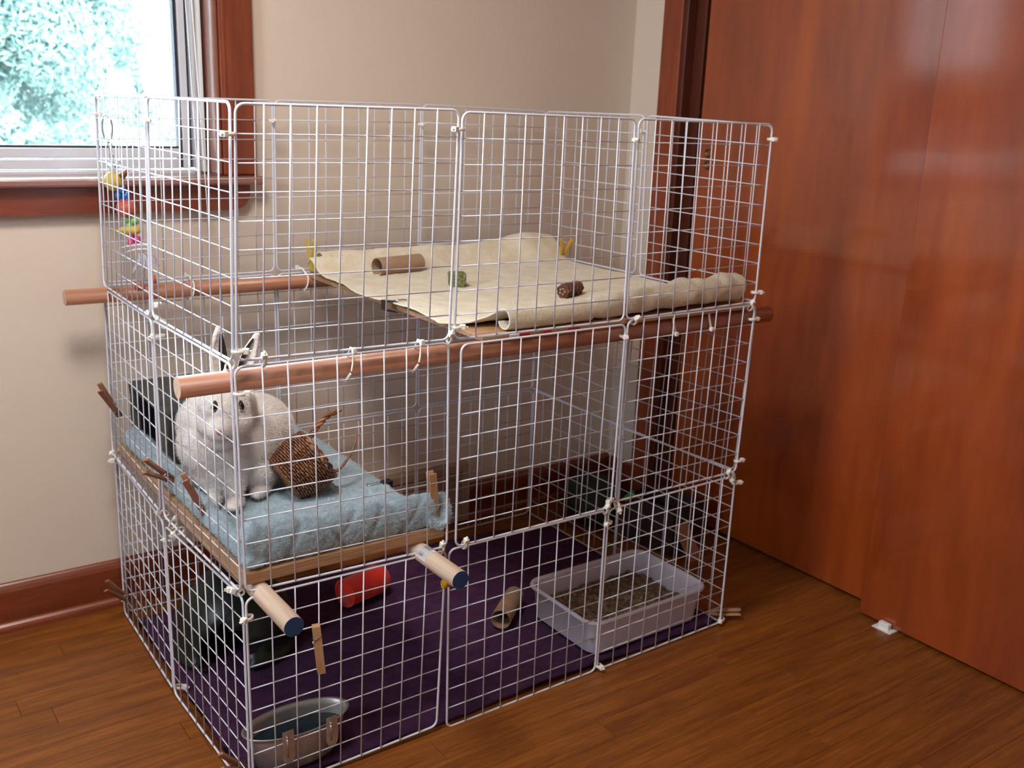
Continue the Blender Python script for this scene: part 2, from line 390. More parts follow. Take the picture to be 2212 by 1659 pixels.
# sliding doors
bm = bmesh.new(); box(bm, 1.440, 1.465, -0.42, 0.541, 0.008, 2.05, 0.002); d1 = st('door_1', bm, M_door)
bm = bmesh.new(); box(bm, 1.388, 1.413, -1.74, -0.135, 0.006, 2.05, 0.002); d2 = st('door_2', bm, M_door)
for nm, z in (('finger_pull', 0.990), ('finger_pull', 0.960)):
    bm = bmesh.new()
    lathe(bm, [(0.0001, -.0005), (0.0055, -.0005), (0.0075, .0028), (0.0105, .0030), (0.0115, .0004), (0.0115, 0.0)], (1.4398, 0.505, z), 24, Matrix.Rotation(math.radians(-90), 3, 'Y'))
    obj(nm, bm, M_brass, d1, smooth=True)
bm = bmesh.new(); box(bm, 1.372, 1.386, -0.222, -0.196, 0.0, 0.016, 0.002); box(bm, 1.366, 1.44, -0.232, -0.186, 0.0, 0.002)
tag(obj('door_guide', bm, M_aluw), 'small white plastic door guide at the foot of the near sliding door', 'door guide')
# baseboard with shoe moulding: profile along x
def moulding(bm, prof, x0, x1, y):
    """prof: (out from wall, z)"""
    a = [bm.verts.new((x0, y - p[0], p[1])) for p in prof]; b = [bm.verts.new((x1, y - p[0], p[1])) for p in prof]
    n = len(prof)
    for i in range(n): bm.faces.new((a[i], a[(i + 1) % n], b[(i + 1) % n], b[i]))
    bm.faces.new(list(reversed(a))); bm.faces.new(b)
bb = [(0, 0), (0.014, 0), (0.014, 0.078), (0.0135, 0.085), (0.011, 0.092), (0.007, 0.098), (0.004, 0.101), (0, 0.102)]
bm = bmesh.new(); moulding(bm, bb, XL, 0.598, YW); moulding(bm, bb, 0.908, XW, YW); base = st('baseboard_back', bm, M_trim)
sh = [(0.012, 0), (0.026, 0), (0.026, 0.004), (0.0255, 0.009), (0.023, 0.014), (0.019, 0.018), (0.012, 0.020)]
bm = bmesh.new(); moulding(bm, sh, XL, 0.598, YW); moulding(bm, sh, 0.908, XW, YW); obj('shoe_moulding', bm, M_trim, base)
bm = bmesh.new(); box(bm, XW - .013, XW, 0.662, YW - .02, 0, 0.10, 0.002); st('baseboard_right', bm, M_trim)
# wall register
vt = thing('wall_vent', 'low painted metal heating vent set into the baseboard behind the cage', 'vent', (0.753, YW, 0))
bm = bmesh.new()
for a in ((0.600, 0.620, 0.004, 0.168), (0.886, 0.906, 0.004, 0.168), (0.620, 0.886, 0.004, 0.030), (0.620, 0.886, 0.146, 0.168)):
    box(bm, a[0], a[1], YW - .024, YW - .001, a[2], a[3], 0.002)
part('frame', bm, M_vent, vt)
bm = bmesh.new(); box(bm, 0.618, 0.888, YW - .004, YW - .0005, 0.02, 0.15); part('duct', bm, M_dark, vt)
for k in range(12):
    z = 0.035 + k * 0.0093
    bm = bmesh.new(); box(bm, 0.620, 0.886, -.009, .009, -.0012, .0012, mtx=Matrix.Translation((0, YW - .014, z)) @ Matrix.Rotation(math.radians(38), 4, 'X'))
    part('slat', bm, M_vent, vt)

# window_1: sash, pane, sill, apron, casing
win = bpy.data.objects.new('window_1', None); C.objects.link(win); win.location = (-0.34, YW, WZ0); win['kind'] = 'structure'
def wp(name, bm, m, **k): return part(name, bm, m, win, **k)
bm = bmesh.new(); box(bm, WX0 - .03, WX1 - .002, 0.842, 0.90, 0.905, 0.931, 0.002); wp('frame_sill', bm, M_alu)
bm = bmesh.new(); box(bm, WX0, 0.206, 0.848, 0.876, 0.933, 0.953, 0.002); box(bm, WX0, 0.206, 0.852, 0.874, 0.955, 0.975, 0.002); wp('bottom_rail', bm, M_alu)
bm = bmesh.new(); box(bm, 0.213, 0.228, 0.846, 0.876, 0.933, WZ1, 0.002); wp('sash_stile', bm, M_alu)
bm = bmesh.new(); box(bm, 0.2065, 0.2125, 0.852, 0.876, 0.935, WZ1); box(bm, WX0, 0.207, 0.856, 0.874, 0.9755, 0.979); box(bm, 0.2283, 0.2333, 0.856, 0.876, 0.935, WZ1); wp('gasket', bm, M_seal)
bm = bmesh.new(); box(bm, 0.2336, 0.246, 0.838, 0.90, 0.928, WZ1, 0.0015); box(bm, 0.2336, 0.239, 0.828, 0.838, 0.928, WZ1, 0.001); wp('track', bm, M_alu)
bm = bmesh.new(); box(bm, 0.2465, 0.2535, 0.822, 0.90, 0.928, WZ1, 0.001); wp('side_strip', bm, M_aluw)
bm = bmesh.new(); box(bm, 0.2540, 0.2580, 0.826, 0.90, 0.928, WZ1); wp('side_gap', bm, M_seal)
bm = bmesh.new(); box(bm, WX0 + .01, 0.207, 0.863, 0.867, 0.977, WZ1); wp('pane', bm, M_glass)
bm = bmesh.new(); box(bm, WX0 - .005, WX0 + .03, 0.842, 0.90, 0.93, WZ1, .002); box(bm, WX0, WX1, 0.842, 0.90, WZ1 - .03, WZ1, .002); wp('outer_frame', bm, M_alu)
bm = bmesh.new()
box(bm, 0.272, 0.344, YW - .016, YW, 0.925, WZ1 + .08, 0.003); box(bm, 0.278, 0.284, YW - .018, YW - .012, 0.925, WZ1 + .01, 0.0015)
box(bm, WX0 - .08, 0.344, YW - .016, YW, WZ1 + .005, WZ1 + .08, 0.003); box(bm, WX0 - .08, WX0 - .008, YW - .016, YW, 0.925, WZ1 + .01, 0.003)
st('trim_2', bm, M_trimv)
bm = bmesh.new(); box(bm, 0.2585, 0.2715, YW - .012, 0.845, 0.9245, WZ1 + .01, 0.004); wp('jamb', bm, M_stool)
bm = bmesh.new(); box(bm, WX0 - .10, 0.352, 0.742, 0.782, 0.906, 0.924, 0.005); box(bm, WX0 + .001, WX1 - .001, 0.77, 0.846, 0.906, 0.924, 0.001)
wp('stool', bm, M_stool)
bm = bmesh.new()
prof = [(WX0 - .08, 0.906), (0.325, 0.906), (0.325, 0.885), (0.321, 0.872), (0.313, 0.861), (0.300, 0.855), (0.29, 0.853), (WX0 - .08, 0.853)]
a = [bm.verts.new((p[0], YW - .022, p[1])) for p in prof]; b = [bm.verts.new((p[0], YW, p[1])) for p in prof]
for i in range(len(prof)): bm.faces.new((a[i], b[i], b[(i + 1) % 8], a[(i + 1) % 8]))
bm.faces.new(a); bm.faces.new(list(reversed(b))); bmesh.ops.recalc_face_normals(bm, faces=bm.faces)
wp('apron', bm, M_trim)
# blind cords
cd = thing('blind_cord', 'pair of thin white blind cords hanging down over the window sill', 'cord', (0.2, 0.735, 0.80))
for x0, x1, zb in ((0.175, 0.222, 0.80), (0.170, 0.206, 0.83)):
    bm = bmesh.new(); tube(bm, [(x0 + (x1 - x0) * (t / 12) ** 0.7, 0.733, 1.9 - (1.9 - zb) * t / 12) for t in range(13)], 0.0011, 6); part('strand', bm, M_cord, cd, smooth=True)
# left window frame (outside the picture)
bm = bmesh.new()
for a in ((-1.0, -.97, 1.35, 2.05), (-.23, -.2, 1.35, 2.05), (-.97, -.23, 1.35, 1.38), (-.97, -.23, 2.02, 2.05), (-.61, -.59, 1.38, 2.02)):
    box(bm, XL - .07, XL - .02, a[0], a[1], a[2], a[3], .002)
st('window_2', bm, M_aluw)

# ---------------------------------------------------------------- outdoors
bm = bmesh.new(); box(bm, -25, 25, 1.2, 45, -2.7, -2.6); st('ground', bm, M_ground)
def tree(x, y, z0, h, r, label, thin, seed, cores, mats=None, sc=1.0):
    t = thing('leafy_tree', label, 'tree', (x, y, z0), 'trees beyond the window')
    rnd = random.Random(seed)
    bm = bmesh.new(); tube(bm, [(x, y, z0), (x + .05, y, z0 + h * .5), (x - .1, y + .1, z0 + h)], [.14, .09, .03], 8)
    for k in range(12):
        z = z0 + h * (0.35 + 0.05 * k); a = rnd.random() * 6.28; l_ = r * (.5 + .5 * rnd.random())
        tube(bm, [(x, y, z), (x + math.cos(a) * l_ * .5, y + math.sin(a) * l_ * .5, z + .25), (x + math.cos(a) * l_, y + math.sin(a) * l_, z + .3 + .3 * rnd.random())], [.035, .02, .006], 5)
    part('trunk', bm, M_bark, t)
    vs = []; fs = []; mi = []
    for c, rr, n in cores:
        for k in range(n):
            d = Vector((rnd.gauss(0, 1), rnd.gauss(0, 1), rnd.gauss(0, 1))); d.normalize(); d *= rr * (0.35 + 0.65 * rnd.random() ** 0.5)
            p = Vector(c) + Vector((d.x, d.y, d.z * .8)); s = (0.022 + 0.026 * rnd.random()) * sc
            u = Vector((rnd.gauss(0, 1), rnd.gauss(0, 1), rnd.gauss(0, 1))).normalized(); w = u.orthogonal().normalized()
            i = len(vs); vs += [p - u * s, p + w * s * .35, p + u * s, p - w * s * .35]; fs.append((i, i + 1, i + 2, i + 3)); mi.append(rnd.random() < .5)
    me = bpy.data.meshes.new('foliage'); me.from_pydata([v - Vector(t.location) for v in vs], [], fs)
    for m__ in (mats or (M_leaf, M_leaf2)): me.materials.append(m__)
    for p_, q_ in zip(me.polygons, mi): p_.material_index = int(q_)
    o = bpy.data.objects.new('foliage', me); C.objects.link(o); o.parent = t; o['kind'] = 'stuff'
rr = random.Random(3)
c1 = [((0.3 + rr.random() * 1.7, 7.2 + rr.random() * 1.2, 0.1 + 2.6 * rr.random()), 0.45, 3200) for k in range(26)]
c1 += [((-0.9 + rr.random() * 1.4, 7.2 + rr.random() * 1.2, -0.3 + 3.6 * rr.random()), 0.5, 1500) for k in range(22)]
tree(0.6, 7.8, -2.6, 5.5, 1.8, 'pale green tree filling the left half of the window', 0, 5, c1)
c2 = [((1.8 + rr.random() * 1.8, 9.5 + rr.random(), -0.5 + 1.35 * rr.random()), 0.42, 1300) for k in range(26)]
c2 += [((2.55, 9.5, 1.35), .24, 300), ((2.5, 9.5, 1.1), .3, 400), ((3.1, 9.6, 1.9), .3, 240), ((2.95, 9.5, 2.3), .25, 150)]
tree(2.7, 9.8, -2.6, 4.6, 1.2, 'smaller washed-out tree against the bright sky at the right of the window', 1, 8, c2)
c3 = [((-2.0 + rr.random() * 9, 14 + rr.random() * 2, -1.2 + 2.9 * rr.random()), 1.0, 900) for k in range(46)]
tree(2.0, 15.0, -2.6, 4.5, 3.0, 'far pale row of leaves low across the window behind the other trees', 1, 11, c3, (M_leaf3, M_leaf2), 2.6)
# ---------------------------------------------------------------- the wire cage
PANELS = [
    [(0.0124, 0.0000, 1.0795), (0.3638, 0.0000, 1.0801), (0.3541, 0.0000, 0.7231), (0.0010, 0.0000, 0.7284)],
    [(0.3706, 0.0000, 1.0775), (0.7249, 0.0000, 1.0751), (0.7290, 0.0000, 0.7196), (0.3639, 0.0000, 0.7221)],
    [(0.7335, 0.0000, 1.0753), (1.0801, 0.0000, 1.0726), (1.0824, 0.0000, 0.7251), (0.7345, 0.0000, 0.7208)],
    [(-0.0020, 0.0000, 0.7193), (0.3534, 0.0000, 0.7178), (0.3582, 0.0000, 0.3592), (0.0019, 0.0000, 0.3686)],
    [(0.3738, -0.0070, 0.7133), (0.7290, -0.0070, 0.7133), (0.7221, -0.0070, 0.3574), (0.3716, -0.0070, 0.3579)],
    [(0.7404, 0.0000, 0.7186), (1.0863, 0.0000, 0.7181), (1.0766, 0.0000, 0.3613), (0.7395, 0.0000, 0.3627)],
    [(0.0015, 0.0000, 0.3571), (0.3565, 0.0000, 0.3527), (0.3447, 0.0000, 0.0120), (0.0029, 0.0000, 0.0050)],
    [(0.3631, 0.0000, 0.3511), (0.7172, 0.0000, 0.3483), (0.7162, 0.0000, 0.0029), (0.3665, 0.0000, -0.0008)],
    [(0.7242, 0.0000, 0.3487), (1.0765, 0.0000, 0.3519), (1.0761, 0.0000, 0.0060), (0.7211, 0.0000, 0.0024)],
    [(0.0101, 0.7170, 1.0785), (0.0001, 0.3630, 1.0807), (-0.0120, 0.3630, 0.7241), (0.0019, 0.7170, 0.7184)],
    [(0.0020, 0.3570, 1.0809), (0.0064, 0.0040, 1.0810), (-0.0029, 0.0040, 0.7273), (-0.0099, 0.3570, 0.7258)],
    [(0.0014, 0.7170, 0.7110), (-0.0108, 0.3630, 0.7184), (-0.0150, 0.3630, 0.3697), (-0.0048, 0.7170, 0.3687)],
    [(-0.0095, 0.3570, 0.7187), (-0.0057, 0.0040, 0.7229), (-0.0045, 0.0040, 0.3685), (-0.0107, 0.3570, 0.3630)],
    [(-0.0009, 0.7170, 0.3589), (-0.0119, 0.3630, 0.3512), (-0.0111, 0.3630, 0.0100), (-0.0042, 0.7170, 0.0055)],
    [(-0.0101, 0.3570, 0.3441), (-0.0020, 0.0040, 0.3586), (-0.0016, 0.0040, 0.0061), (-0.0107, 0.3570, 0.0052)],
    [(1.0800, 0.7188, 1.0769), (1.0800, 0.3616, 1.0789), (1.0800, 0.3569, 0.7274), (1.0800, 0.7213, 0.7249)],
    [(1.0800, 0.3511, 1.0782), (1.0800, -0.0003, 1.0709), (1.0800, -0.0019, 0.7266), (1.0800, 0.3410, 0.7256)],
    [(1.0800, 0.7164, 0.7124), (1.0800, 0.3558, 0.7168), (1.0800, 0.3710, 0.3543), (1.0800, 0.7316, 0.3607)],
    [(1.0800, 0.3431, 0.7156), (1.0800, -0.0033, 0.7164), (1.0800, 0.0071, 0.3615), (1.0800, 0.3640, 0.3516)],
    [(1.0800, 0.7180, 0.3560), (1.0800, 0.3620, 0.3560), (1.0800, 0.3620, 0.0040), (1.0800, 0.7180, 0.0040)],
    [(1.0800, 0.3580, 0.3560), (1.0800, 0.0030, 0.3570), (1.0800, 0.0030, 0.0040), (1.0800, 0.3580, 0.0040)],
    [(0.0125, 0.7200, 1.0785), (0.3623, 0.7200, 1.0805), (0.3570, 0.7200, 0.7230), (0.0030, 0.7200, 0.7230)],
    [(0.3663, 0.7200, 1.0806), (0.7204, 0.7200, 1.0828), (0.7170, 0.7200, 0.7230), (0.3630, 0.7200, 0.7230)],
    [(0.7253, 0.7200, 1.0829), (1.0795, 0.7200, 1.0769), (1.0770, 0.7200, 0.7230), (0.7230, 0.7200, 0.7230)],
    [(0.0030, 0.7200, 0.7160), (0.3570, 0.7200, 0.7160), (0.3570, 0.7200, 0.3630), (0.0030, 0.7200, 0.3630)],
    [(0.3630, 0.7200, 0.7160), (0.7170, 0.7200, 0.7160), (0.7170, 0.7200, 0.3630), (0.3630, 0.7200, 0.3630)],
    [(0.7230, 0.7200, 0.7160), (1.0770, 0.7200, 0.7160), (1.0770, 0.7200, 0.3630), (0.7230, 0.7200, 0.3630)],
    [(0.0030, 0.7200, 0.3560), (0.3570, 0.7200, 0.3560), (0.3570, 0.7200, 0.0030), (0.0030, 0.7200, 0.0030)],
    [(0.3630, 0.7200, 0.3560), (0.7170, 0.7200, 0.3560), (0.7170, 0.7200, 0.0030), (0.3630, 0.7200, 0.0030)],
    [(0.7230, 0.7200, 0.3560), (1.0770, 0.7200, 0.3560), (1.0770, 0.7200, 0.0030), (0.7230, 0.7200, 0.0030)],
]

cage = thing('rabbit_cage', 'tall three-storey white wire grid cage fastened with white zip ties', 'cage', (0.54, 0.36, 0))
def panel(c, r_out, inward):
    """c: the four corners TL TR BR BL; a thick frame wire with rounded corners and eight thin wires each way"""
    c = [Vector(p) for p in c]
    def P(u, v): return c[0].lerp(c[1], u).lerp(c[3].lerp(c[2], u), v)
    rad = 0.035; pts = []
    for (u, v, a0) in ((rad, rad, 180), (1 - rad, rad, 270), (1 - rad, 1 - rad, 0), (rad, 1 - rad, 90)):
        for k in range(5):
            a = math.radians(a0 + k * 22.5); pts.append(P(u + rad * math.cos(a), v + rad * math.sin(a)))
    bm = bmesh.new(); tube(bm, pts, r_out, 8, closed=True)
    pn = part('wire_panel', bm, M_wire, cage, smooth=True)
    bm = bmesh.new(); n = Vector(inward)
    for k in range(1, 9):
        t = k / 9 + random.uniform(-.0015, .0015)
        tube(bm, [P(t, 0) - n * .0017, P(t, 1) - n * .0017], 0.00113, 6)
        tube(bm, [P(0.006, t) + n * .0006, P(0.994, t) + n * .0006], 0.00106, 6)
    g = part('wire_mesh', bm, M_wire, cage, smooth=True); g.parent = pn; g['kind'] = 'stuff'
INW = [(0, 1, 0)] * 9 + [(1, 0, 0)] * 6 + [(-1, 0, 0)] * 6 + [(0, -1, 0)] * 9
for c, i in zip(PANELS, INW): panel(c, 0.0021, i)

# zip ties: a band round two frame wires and a square lock head
def tie_mesh():
    bm = bmesh.new()
    pts = [(0.0068 * math.cos(a) * 1.0, 0.0046 * math.sin(a), 0) for a in [k * math.pi / 7 for k in range(14)]]
    tube(bm, pts, 0.0011, 6, closed=True, flat=2.0)
    box(bm, 0.0045, 0.0115, -0.0035, 0.0035, -0.0032, 0.0032, 0.0009); box(bm, 0.0115, 0.0145, -0.0018, 0.0018, -0.0007, 0.0007)
    me = bpy.data.meshes.new('zip_tie'); bm.to_mesh(me); bm.free(); me.materials.append(M_tie)
    return me
TIE = tie_mesh()
def tie(p, axis, head, s=1.0):
    """axis: direction of the wires it binds; head: where the lock points"""
    z = Vector(axis).normalized(); x = Vector(head); x = (x - z * x.dot(z)).normalized(); y = z.cross(x)
    o = bpy.data.objects.new('zip_tie', TIE); C.objects.link(o); o.parent = cage
    m = Matrix((x, y, z)).transposed().to_4x4(); m.translation = Vector(p) - Vector(cage.location)
    o.matrix_local = m @ Matrix.Scale(s, 4)
X3 = 1.08
for p, ax, hd in [
    ((0.003, 0, 1.040), (0, 0, 1), (-1, -.6, 0)), ((0.366, 0, 1.052), (0, 0, 1), (-1, -.3, .1)), ((0.729, 0, 1.040), (0, 0, 1), (-.7, -.8, 0)), ((X3, 0, 1.045), (0, 0, 1), (-.2, -1, 0)),
    ((0.004, 0, 0.742), (0, 0, 1), (1, -.4, 0)), ((0.040, 0, 0.723), (1, 0, 0), (0, -.5, 1)), ((0.355, 0, 0.724), (1, 0, 0), (0, -.6, 1)), ((0.368, 0, 0.742), (0, 0, 1), (1, -.5, .2)),
    ((0.004, 0, 0.680), (0, 0, 1), (1, -.4, 0)), ((0.731, 0, 0.690), (0, 0, 1), (-.3, -1, 0)), ((0.755, 0, 0.716), (1, 0, 0), (0, -.8, .7)), ((1.070, 0, 0.716), (1, 0, 0), (0, -.5, 1)),
    ((X3, 0, 0.745), (0, 0, 1), (1, -.5, 0)), ((X3, 0, 0.690), (0, 0, 1), (1, -.2, -.2)),
    ((0.023, 0, 0.358), (1, 0, 0), (.3, -.7, -1)), ((0.004, 0, 0.325), (0, 0, 1), (-1, -.6, 0)), ((0.348, 0, 0.356), (1, 0, 0), (-.2, -.3, 1)), ((0.392, -.004, 0.356), (1, 0, 0), (-.2, -.5, 1)),
    ((0.712, -.004, 0.352), (1, 0, 0), (-.4, -.6, 1)), ((0.727, 0, 0.368), (0, 0, 1), (-1, -.5, .3)), ((0.745, 0, 0.354), (1, 0, 0), (.1, -.8, -1)), ((0.726, 0, 0.322), (0, 0, 1), (-1, -.5, 0)),
    ((1.062, 0, 0.356), (1, 0, 0), (0, -.5, -1)), ((1.050, 0, 0.357), (1, 0, 0), (0, -.5, 1)), ((X3, 0, 0.385), (0, 0, 1), (1, -.2, .3)), ((X3, 0, 0.335), (0, 0, 1), (1, -.3, -.3)),
    ((0.724, 0, 0.012), (0, 0, 1), (0, -1, 0)), ((X3, 0, 0.012), (0, 0, 1), (-1, -.6, .3)),
    ((0, 0.36, 1.045), (0, 0, 1), (-.2, -1, 0)), ((0.006, 0.717, 1.045), (0, 0, 1), (1, -.3, 0)), ((0, 0.36, 0.745), (0, 0, 1), (-.4, -1, 0)), ((0, 0.385, 0.716), (0, 1, 0), (-.8, 0, 1)),
    ((0, 0.335, 0.716), (0, 1, 0), (-.8, 0, 1)), ((0, 0.36, 0.690), (0, 0, 1), (-.8, 0, -.3)), ((0, 0.025, 0.716), (0, 1, 0), (-.6, 0, -1)), ((0, 0.395, 0.352), (0, 1, 0), (-1, 0, .4)),
    ((0, 0.345, 0.350), (0, 1, 0), (.6, 0, 1)), ((0, 0.310, 0.350), (0, 1, 0), (-1, 0, -.4)), ((0, 0.36, 0.315), (0, 0, 1), (-1, .3, 0)), ((0, 0.025, 0.358), (0, 1, 0), (-1, 0, .5)),
    ((0, 0.036, 0.358), (0, 1, 0), (-1, 0, .2)), ((0, 0.717, 0.372), (0, 0, 1), (-.7, -.6, 0)), ((0, 0.705, 0.356), (0, 1, 0), (-1, 0, .1)), ((0, 0.36, 0.014), (0, 0, 1), (.8, -.7, 0)),
    ((0, 0.717, 0.040), (0, 0, 1), (-.6, -.8, 0)), ((0.360, 0.72, 1.040), (0, 0, 1), (0, -1, 0)), ((0.72, 0.72, 1.040), (0, 0, 1), (0, -1, 0)), ((X3, 0.36, 1.045), (0, 0, 1), (-1, 0, 0)),
    ((X3, 0.36, 0.33), (0, 0, 1), (-1, 0, 0))]:
    tie(p, ax, hd, 1.3)

# ---------------------------------------------------------------- dowels
def long_tie(t, x, y, z, front):
    """zip tie round a dowel and the frame wire in front of it"""
    bm = bmesh.new(); s = -1 if front else 1
    yc = y; r = 0.0175
    pts = []
    for k in range(13):
        a = math.radians(-95 + k * 190 / 12); pts.append((x + .004 * math.sin(a), yc - s * 0 + (-s) * 0 + r * math.cos(a) * (-s), z + r * math.sin(a)))
    top = (x, s * 0.003 + (0 if front else .72), 0.7265)
    pts.append((x + .003, (pts[-1][1] + top[1]) / 2, 0.7262)); pts.append((x + .002, top[1] + s * .003, .7268)); pts.append((x, top[1] + s * .0045, .722))
    low = pts[0]; pts = [(x - .004, top[1] + s * .004, .690), (x - .005, (low[1] + top[1]) / 2, z - r - .001)] + pts + [(x - .001, top[1] + s * .0052, .705), (x - .003, top[1] + s * .005, .694)]
    tube(bm, pts, 0.0010, 6, flat=2.4)
    box(bm, x - .0035, x + .0035, top[1] + s * .009 - .0035, top[1] + s * .009 + .0035, .722, .731, .001)
    return part('zip_tie', bm, M_tie, t, smooth=False)
def dowel(name, a, b, r, m, label, cat='dowel', group=None, endm=None):
    a, b = Vector(a), Vector(b); t = thing(name, label, cat, a, group)
    bm = bmesh.new(); tube(bm, [a, b], r, 28, mi=0)
    for f in bm.faces:
        if len(f.verts) > 4: f.material_index = 1
    o = part('rod', bm, [m, endm or m], t)
    for p in o.data.polygons: p.use_smooth = len(p.vertices) == 4
    return t
t = dowel('wooden_dowel', (-0.078, 0.0205, 0.6945), (1.150, 0.0205, 0.6905), 0.0160, M_dowel_red, 'reddish dowel behind the front grid, carrying the upper shelf front', endm=M_dowel_end)
for x in (0.179, 0.297): long_tie(t, x, 0.0205, 0.6935, True)
for x in (0.858, 0.955):
    bm = bmesh.new(); tube(bm, [(x, .003, .712), (x + .002, .002, .700), (x + .006, 0, .684)], .0011, 6, flat=2.2)
    box(bm, x + .003, x + .011, -.0052, .0030, .6765, .6845, .0012); part('zip_tie', bm, M_tie, t)
t = dowel('wooden_dowel', (-0.078, 0.693, 0.7035), (1.150, 0.693, 0.6965), 0.0150, M_dowel_red, 'reddish dowel along the back grid, carrying the rear of the upper shelf', endm=M_dowel_end)
for x in (0.165, 0.415): long_tie(t, x, 0.693, 0.700, False)
def blue_dowel(x0, x1, z, label):
    t = dowel('wooden_dowel', (x1, -0.116, z), (x0, 0.752, z + .004), 0.0155, M_dowel, label, group=None)
    bm = bmesh.new(); d = (Vector((x1, -0.116, z)) - Vector((x0, 0.752, z + .004))).normalized(); p = Vector((x1, -0.116, z))
    tube(bm, [p - d * .001, p + d * .0006], 0.0153, 28); part('painted_end', bm, M_blue_paint, t, label='dark blue painted end')
    return t, p, d
t, p, d = blue_dowel(0.0265, 0.0285, 0.3575, 'pale birch dowel with blue end beside the left front corner post')
t, p, d = blue_dowel(0.300, 0.312, 0.3575, 'pale birch dowel with blue end and barcode sticker near the cage door')
# sticker: curved patch on the dowel with bars and digits
q = p - d * 0.098; zc = Vector((0, 0, 1)); sx = d.cross(zc).normalized()
def patch(l0, l1, a0, a1, rr, m, name, parent_obj=None):
    bm = bmesh.new(); n = 10
    rows_ = []
    for l_ in (l0, l1):
        rows_.append([bm.verts.new(q + d * l_ + sx * math.cos(math.radians(a0 + (a1 - a0) * k / n)) * rr + zc * math.sin(math.radians(a0 + (a1 - a0) * k / n)) * rr) for k in range(n + 1)])
    for k in range(n): bm.faces.new((rows_[0][k], rows_[0][k + 1], rows_[1][k + 1], rows_[1][k]))
    bmesh.ops.solidify(bm, geom=bm.faces[:], thickness=0.00008)
    o = part(name, bm, m, t, smooth=True)
    if parent_obj: o.parent = parent_obj
    return o
stk = patch(-0.016, 0.016, 2, 132, 0.0157, M_label, 'barcode_sticker')
for k, (l_, w_) in enumerate(((-.0115, .0012), (-.009, .0006), (-.0072, .0014), (-.0046, .0006), (-.0028, .0012), (-.0004, .0006), (.0016, .0014), (.004, .0007), (.0062, .0013))):
    patch(l_, l_ + w_, 78, 124, 0.01585, M_inkg, 'bar', stk)
for k, l_ in enumerate((-.006, -.0015, .003)):
    patch(l_, l_ + .0008, 26, 48, 0.01585, M_ink, 'digit', stk); 
patch(-.0052, .0038, 26, 30, 0.01585, M_ink, 'digit', stk)

# ---------------------------------------------------------------- shelves and mat
bm = bmesh.new(); box(bm, 0.004, 0.357, 0.006, 0.700, 0.3755, 0.3945, 0.0015)
for v in bm.verts: v.co.z += 0.0012 * noise.noise(v.co * 9)
tag(obj('shelf_board', bm, M_ply), 'plywood lower shelf board with rough edge under the pale blue fleece', 'shelf board')
sb = thing('shelf_board', 'thin plywood upper shelf board with red paint on its front edge', 'shelf board', (0.74, 0.36, 0.709))
bm = bmesh.new(); box(bm, 0.424, 1.076, 0.006, 0.702, 0.7100, 0.7185, 0.001); part('board', bm, M_ply, sb)
for xa, xb, m_ in ((0.478, 0.497, M_label), (0.497, 0.520, M_redp), (0.548, 0.566, M_redp), (0.603, 0.628, M_redp)):
    bm = bmesh.new(); box(bm, xa, xb, 0.0030, 0.0056, 0.7088, 0.7176, 0.0004); part('paint_mark', bm, m_, sb)
# purple mat
bm = bmesh.new()
def matf(u, v):
    x = 0.006 + 1.068 * u; y = 0.010 + 0.665 * v
    if v > .96 and u < .72: y += 0.0
    y -= 0.05 * max(0, u - .75) * 4 * v
    return Vector((x, y, 0.003 + 0.006 * abs(noise.noise(Vector((x * 6, y * 6, 0)))) + 0.010 * max(0, noise.noise(Vector((x * 2.5, y * 9, 4)))) * (1 if y < .6 else .4)))
cube_uv_grid(bm, matf, 90, 60); bmesh.ops.solidify(bm, geom=bm.faces[:], thickness=0.0025)
tag(obj('floor_mat', bm, M_purple, smooth=True), 'dark purple fabric mat covering the bottom storey', 'mat')

# ---------------------------------------------------------------- fleeces
bm = bmesh.new()
# pale blue fleece: sheet, front bolster, left bolster, right edge swell
def slab(bm, fn, x0, x1, y0, y1, z0, nx=30, ny=50):
    top = [[bm.verts.new((x0 + (x1 - x0) * i / nx, y0 + (y1 - y0) * j / ny, fn(x0 + (x1 - x0) * i / nx, y0 + (y1 - y0) * j / ny))) for j in range(ny + 1)] for i in range(nx + 1)]
    bot = [[bm.verts.new((v.co.x, v.co.y, z0)) for v in r_] for r_ in top]
    for i in range(nx):
        for j in range(ny):
            bm.faces.new((top[i][j], top[i + 1][j], top[i + 1][j + 1], top[i][j + 1])); bm.faces.new((bot[i][j], bot[i][j + 1], bot[i + 1][j + 1], bot[i + 1][j]))
    for i in range(nx):
        bm.faces.new((top[i][0], bot[i][0], bot[i + 1][0], top[i + 1][0])); bm.faces.new((top[i][ny], top[i + 1][ny], bot[i + 1][ny], bot[i][ny]))
    for j in range(ny):
        bm.faces.new((top[0][j], top[0][j + 1], bot[0][j + 1], bot[0][j])); bm.faces.new((top[nx][j], bot[nx][j], bot[nx][j + 1], top[nx][j + 1]))
def bz(x, y): return 0.4085 + 0.005 * noise.noise(Vector((x * 14, y * 10, 2)))
slab(bm, bz, 0.012, 0.350, 0.012, 0.690, 0.396)
def blob_path(bm, pts, rads, amp=0.12, sq=0.9, flat=1.0):
    pts = [Vector(p) for p in pts]
    vs = tube(bm, pts, rads, 16, flat=flat)
    for v in vs:
        d = noise.noise(v.co * 24) * amp * 0.04
        v.co.z = 0.396 + (v.co.z - 0.396) * sq if v.co.z < .42 and sq < 1 else v.co.z
        v.co += Vector((0, 0, d))
P_, R_ = [], []
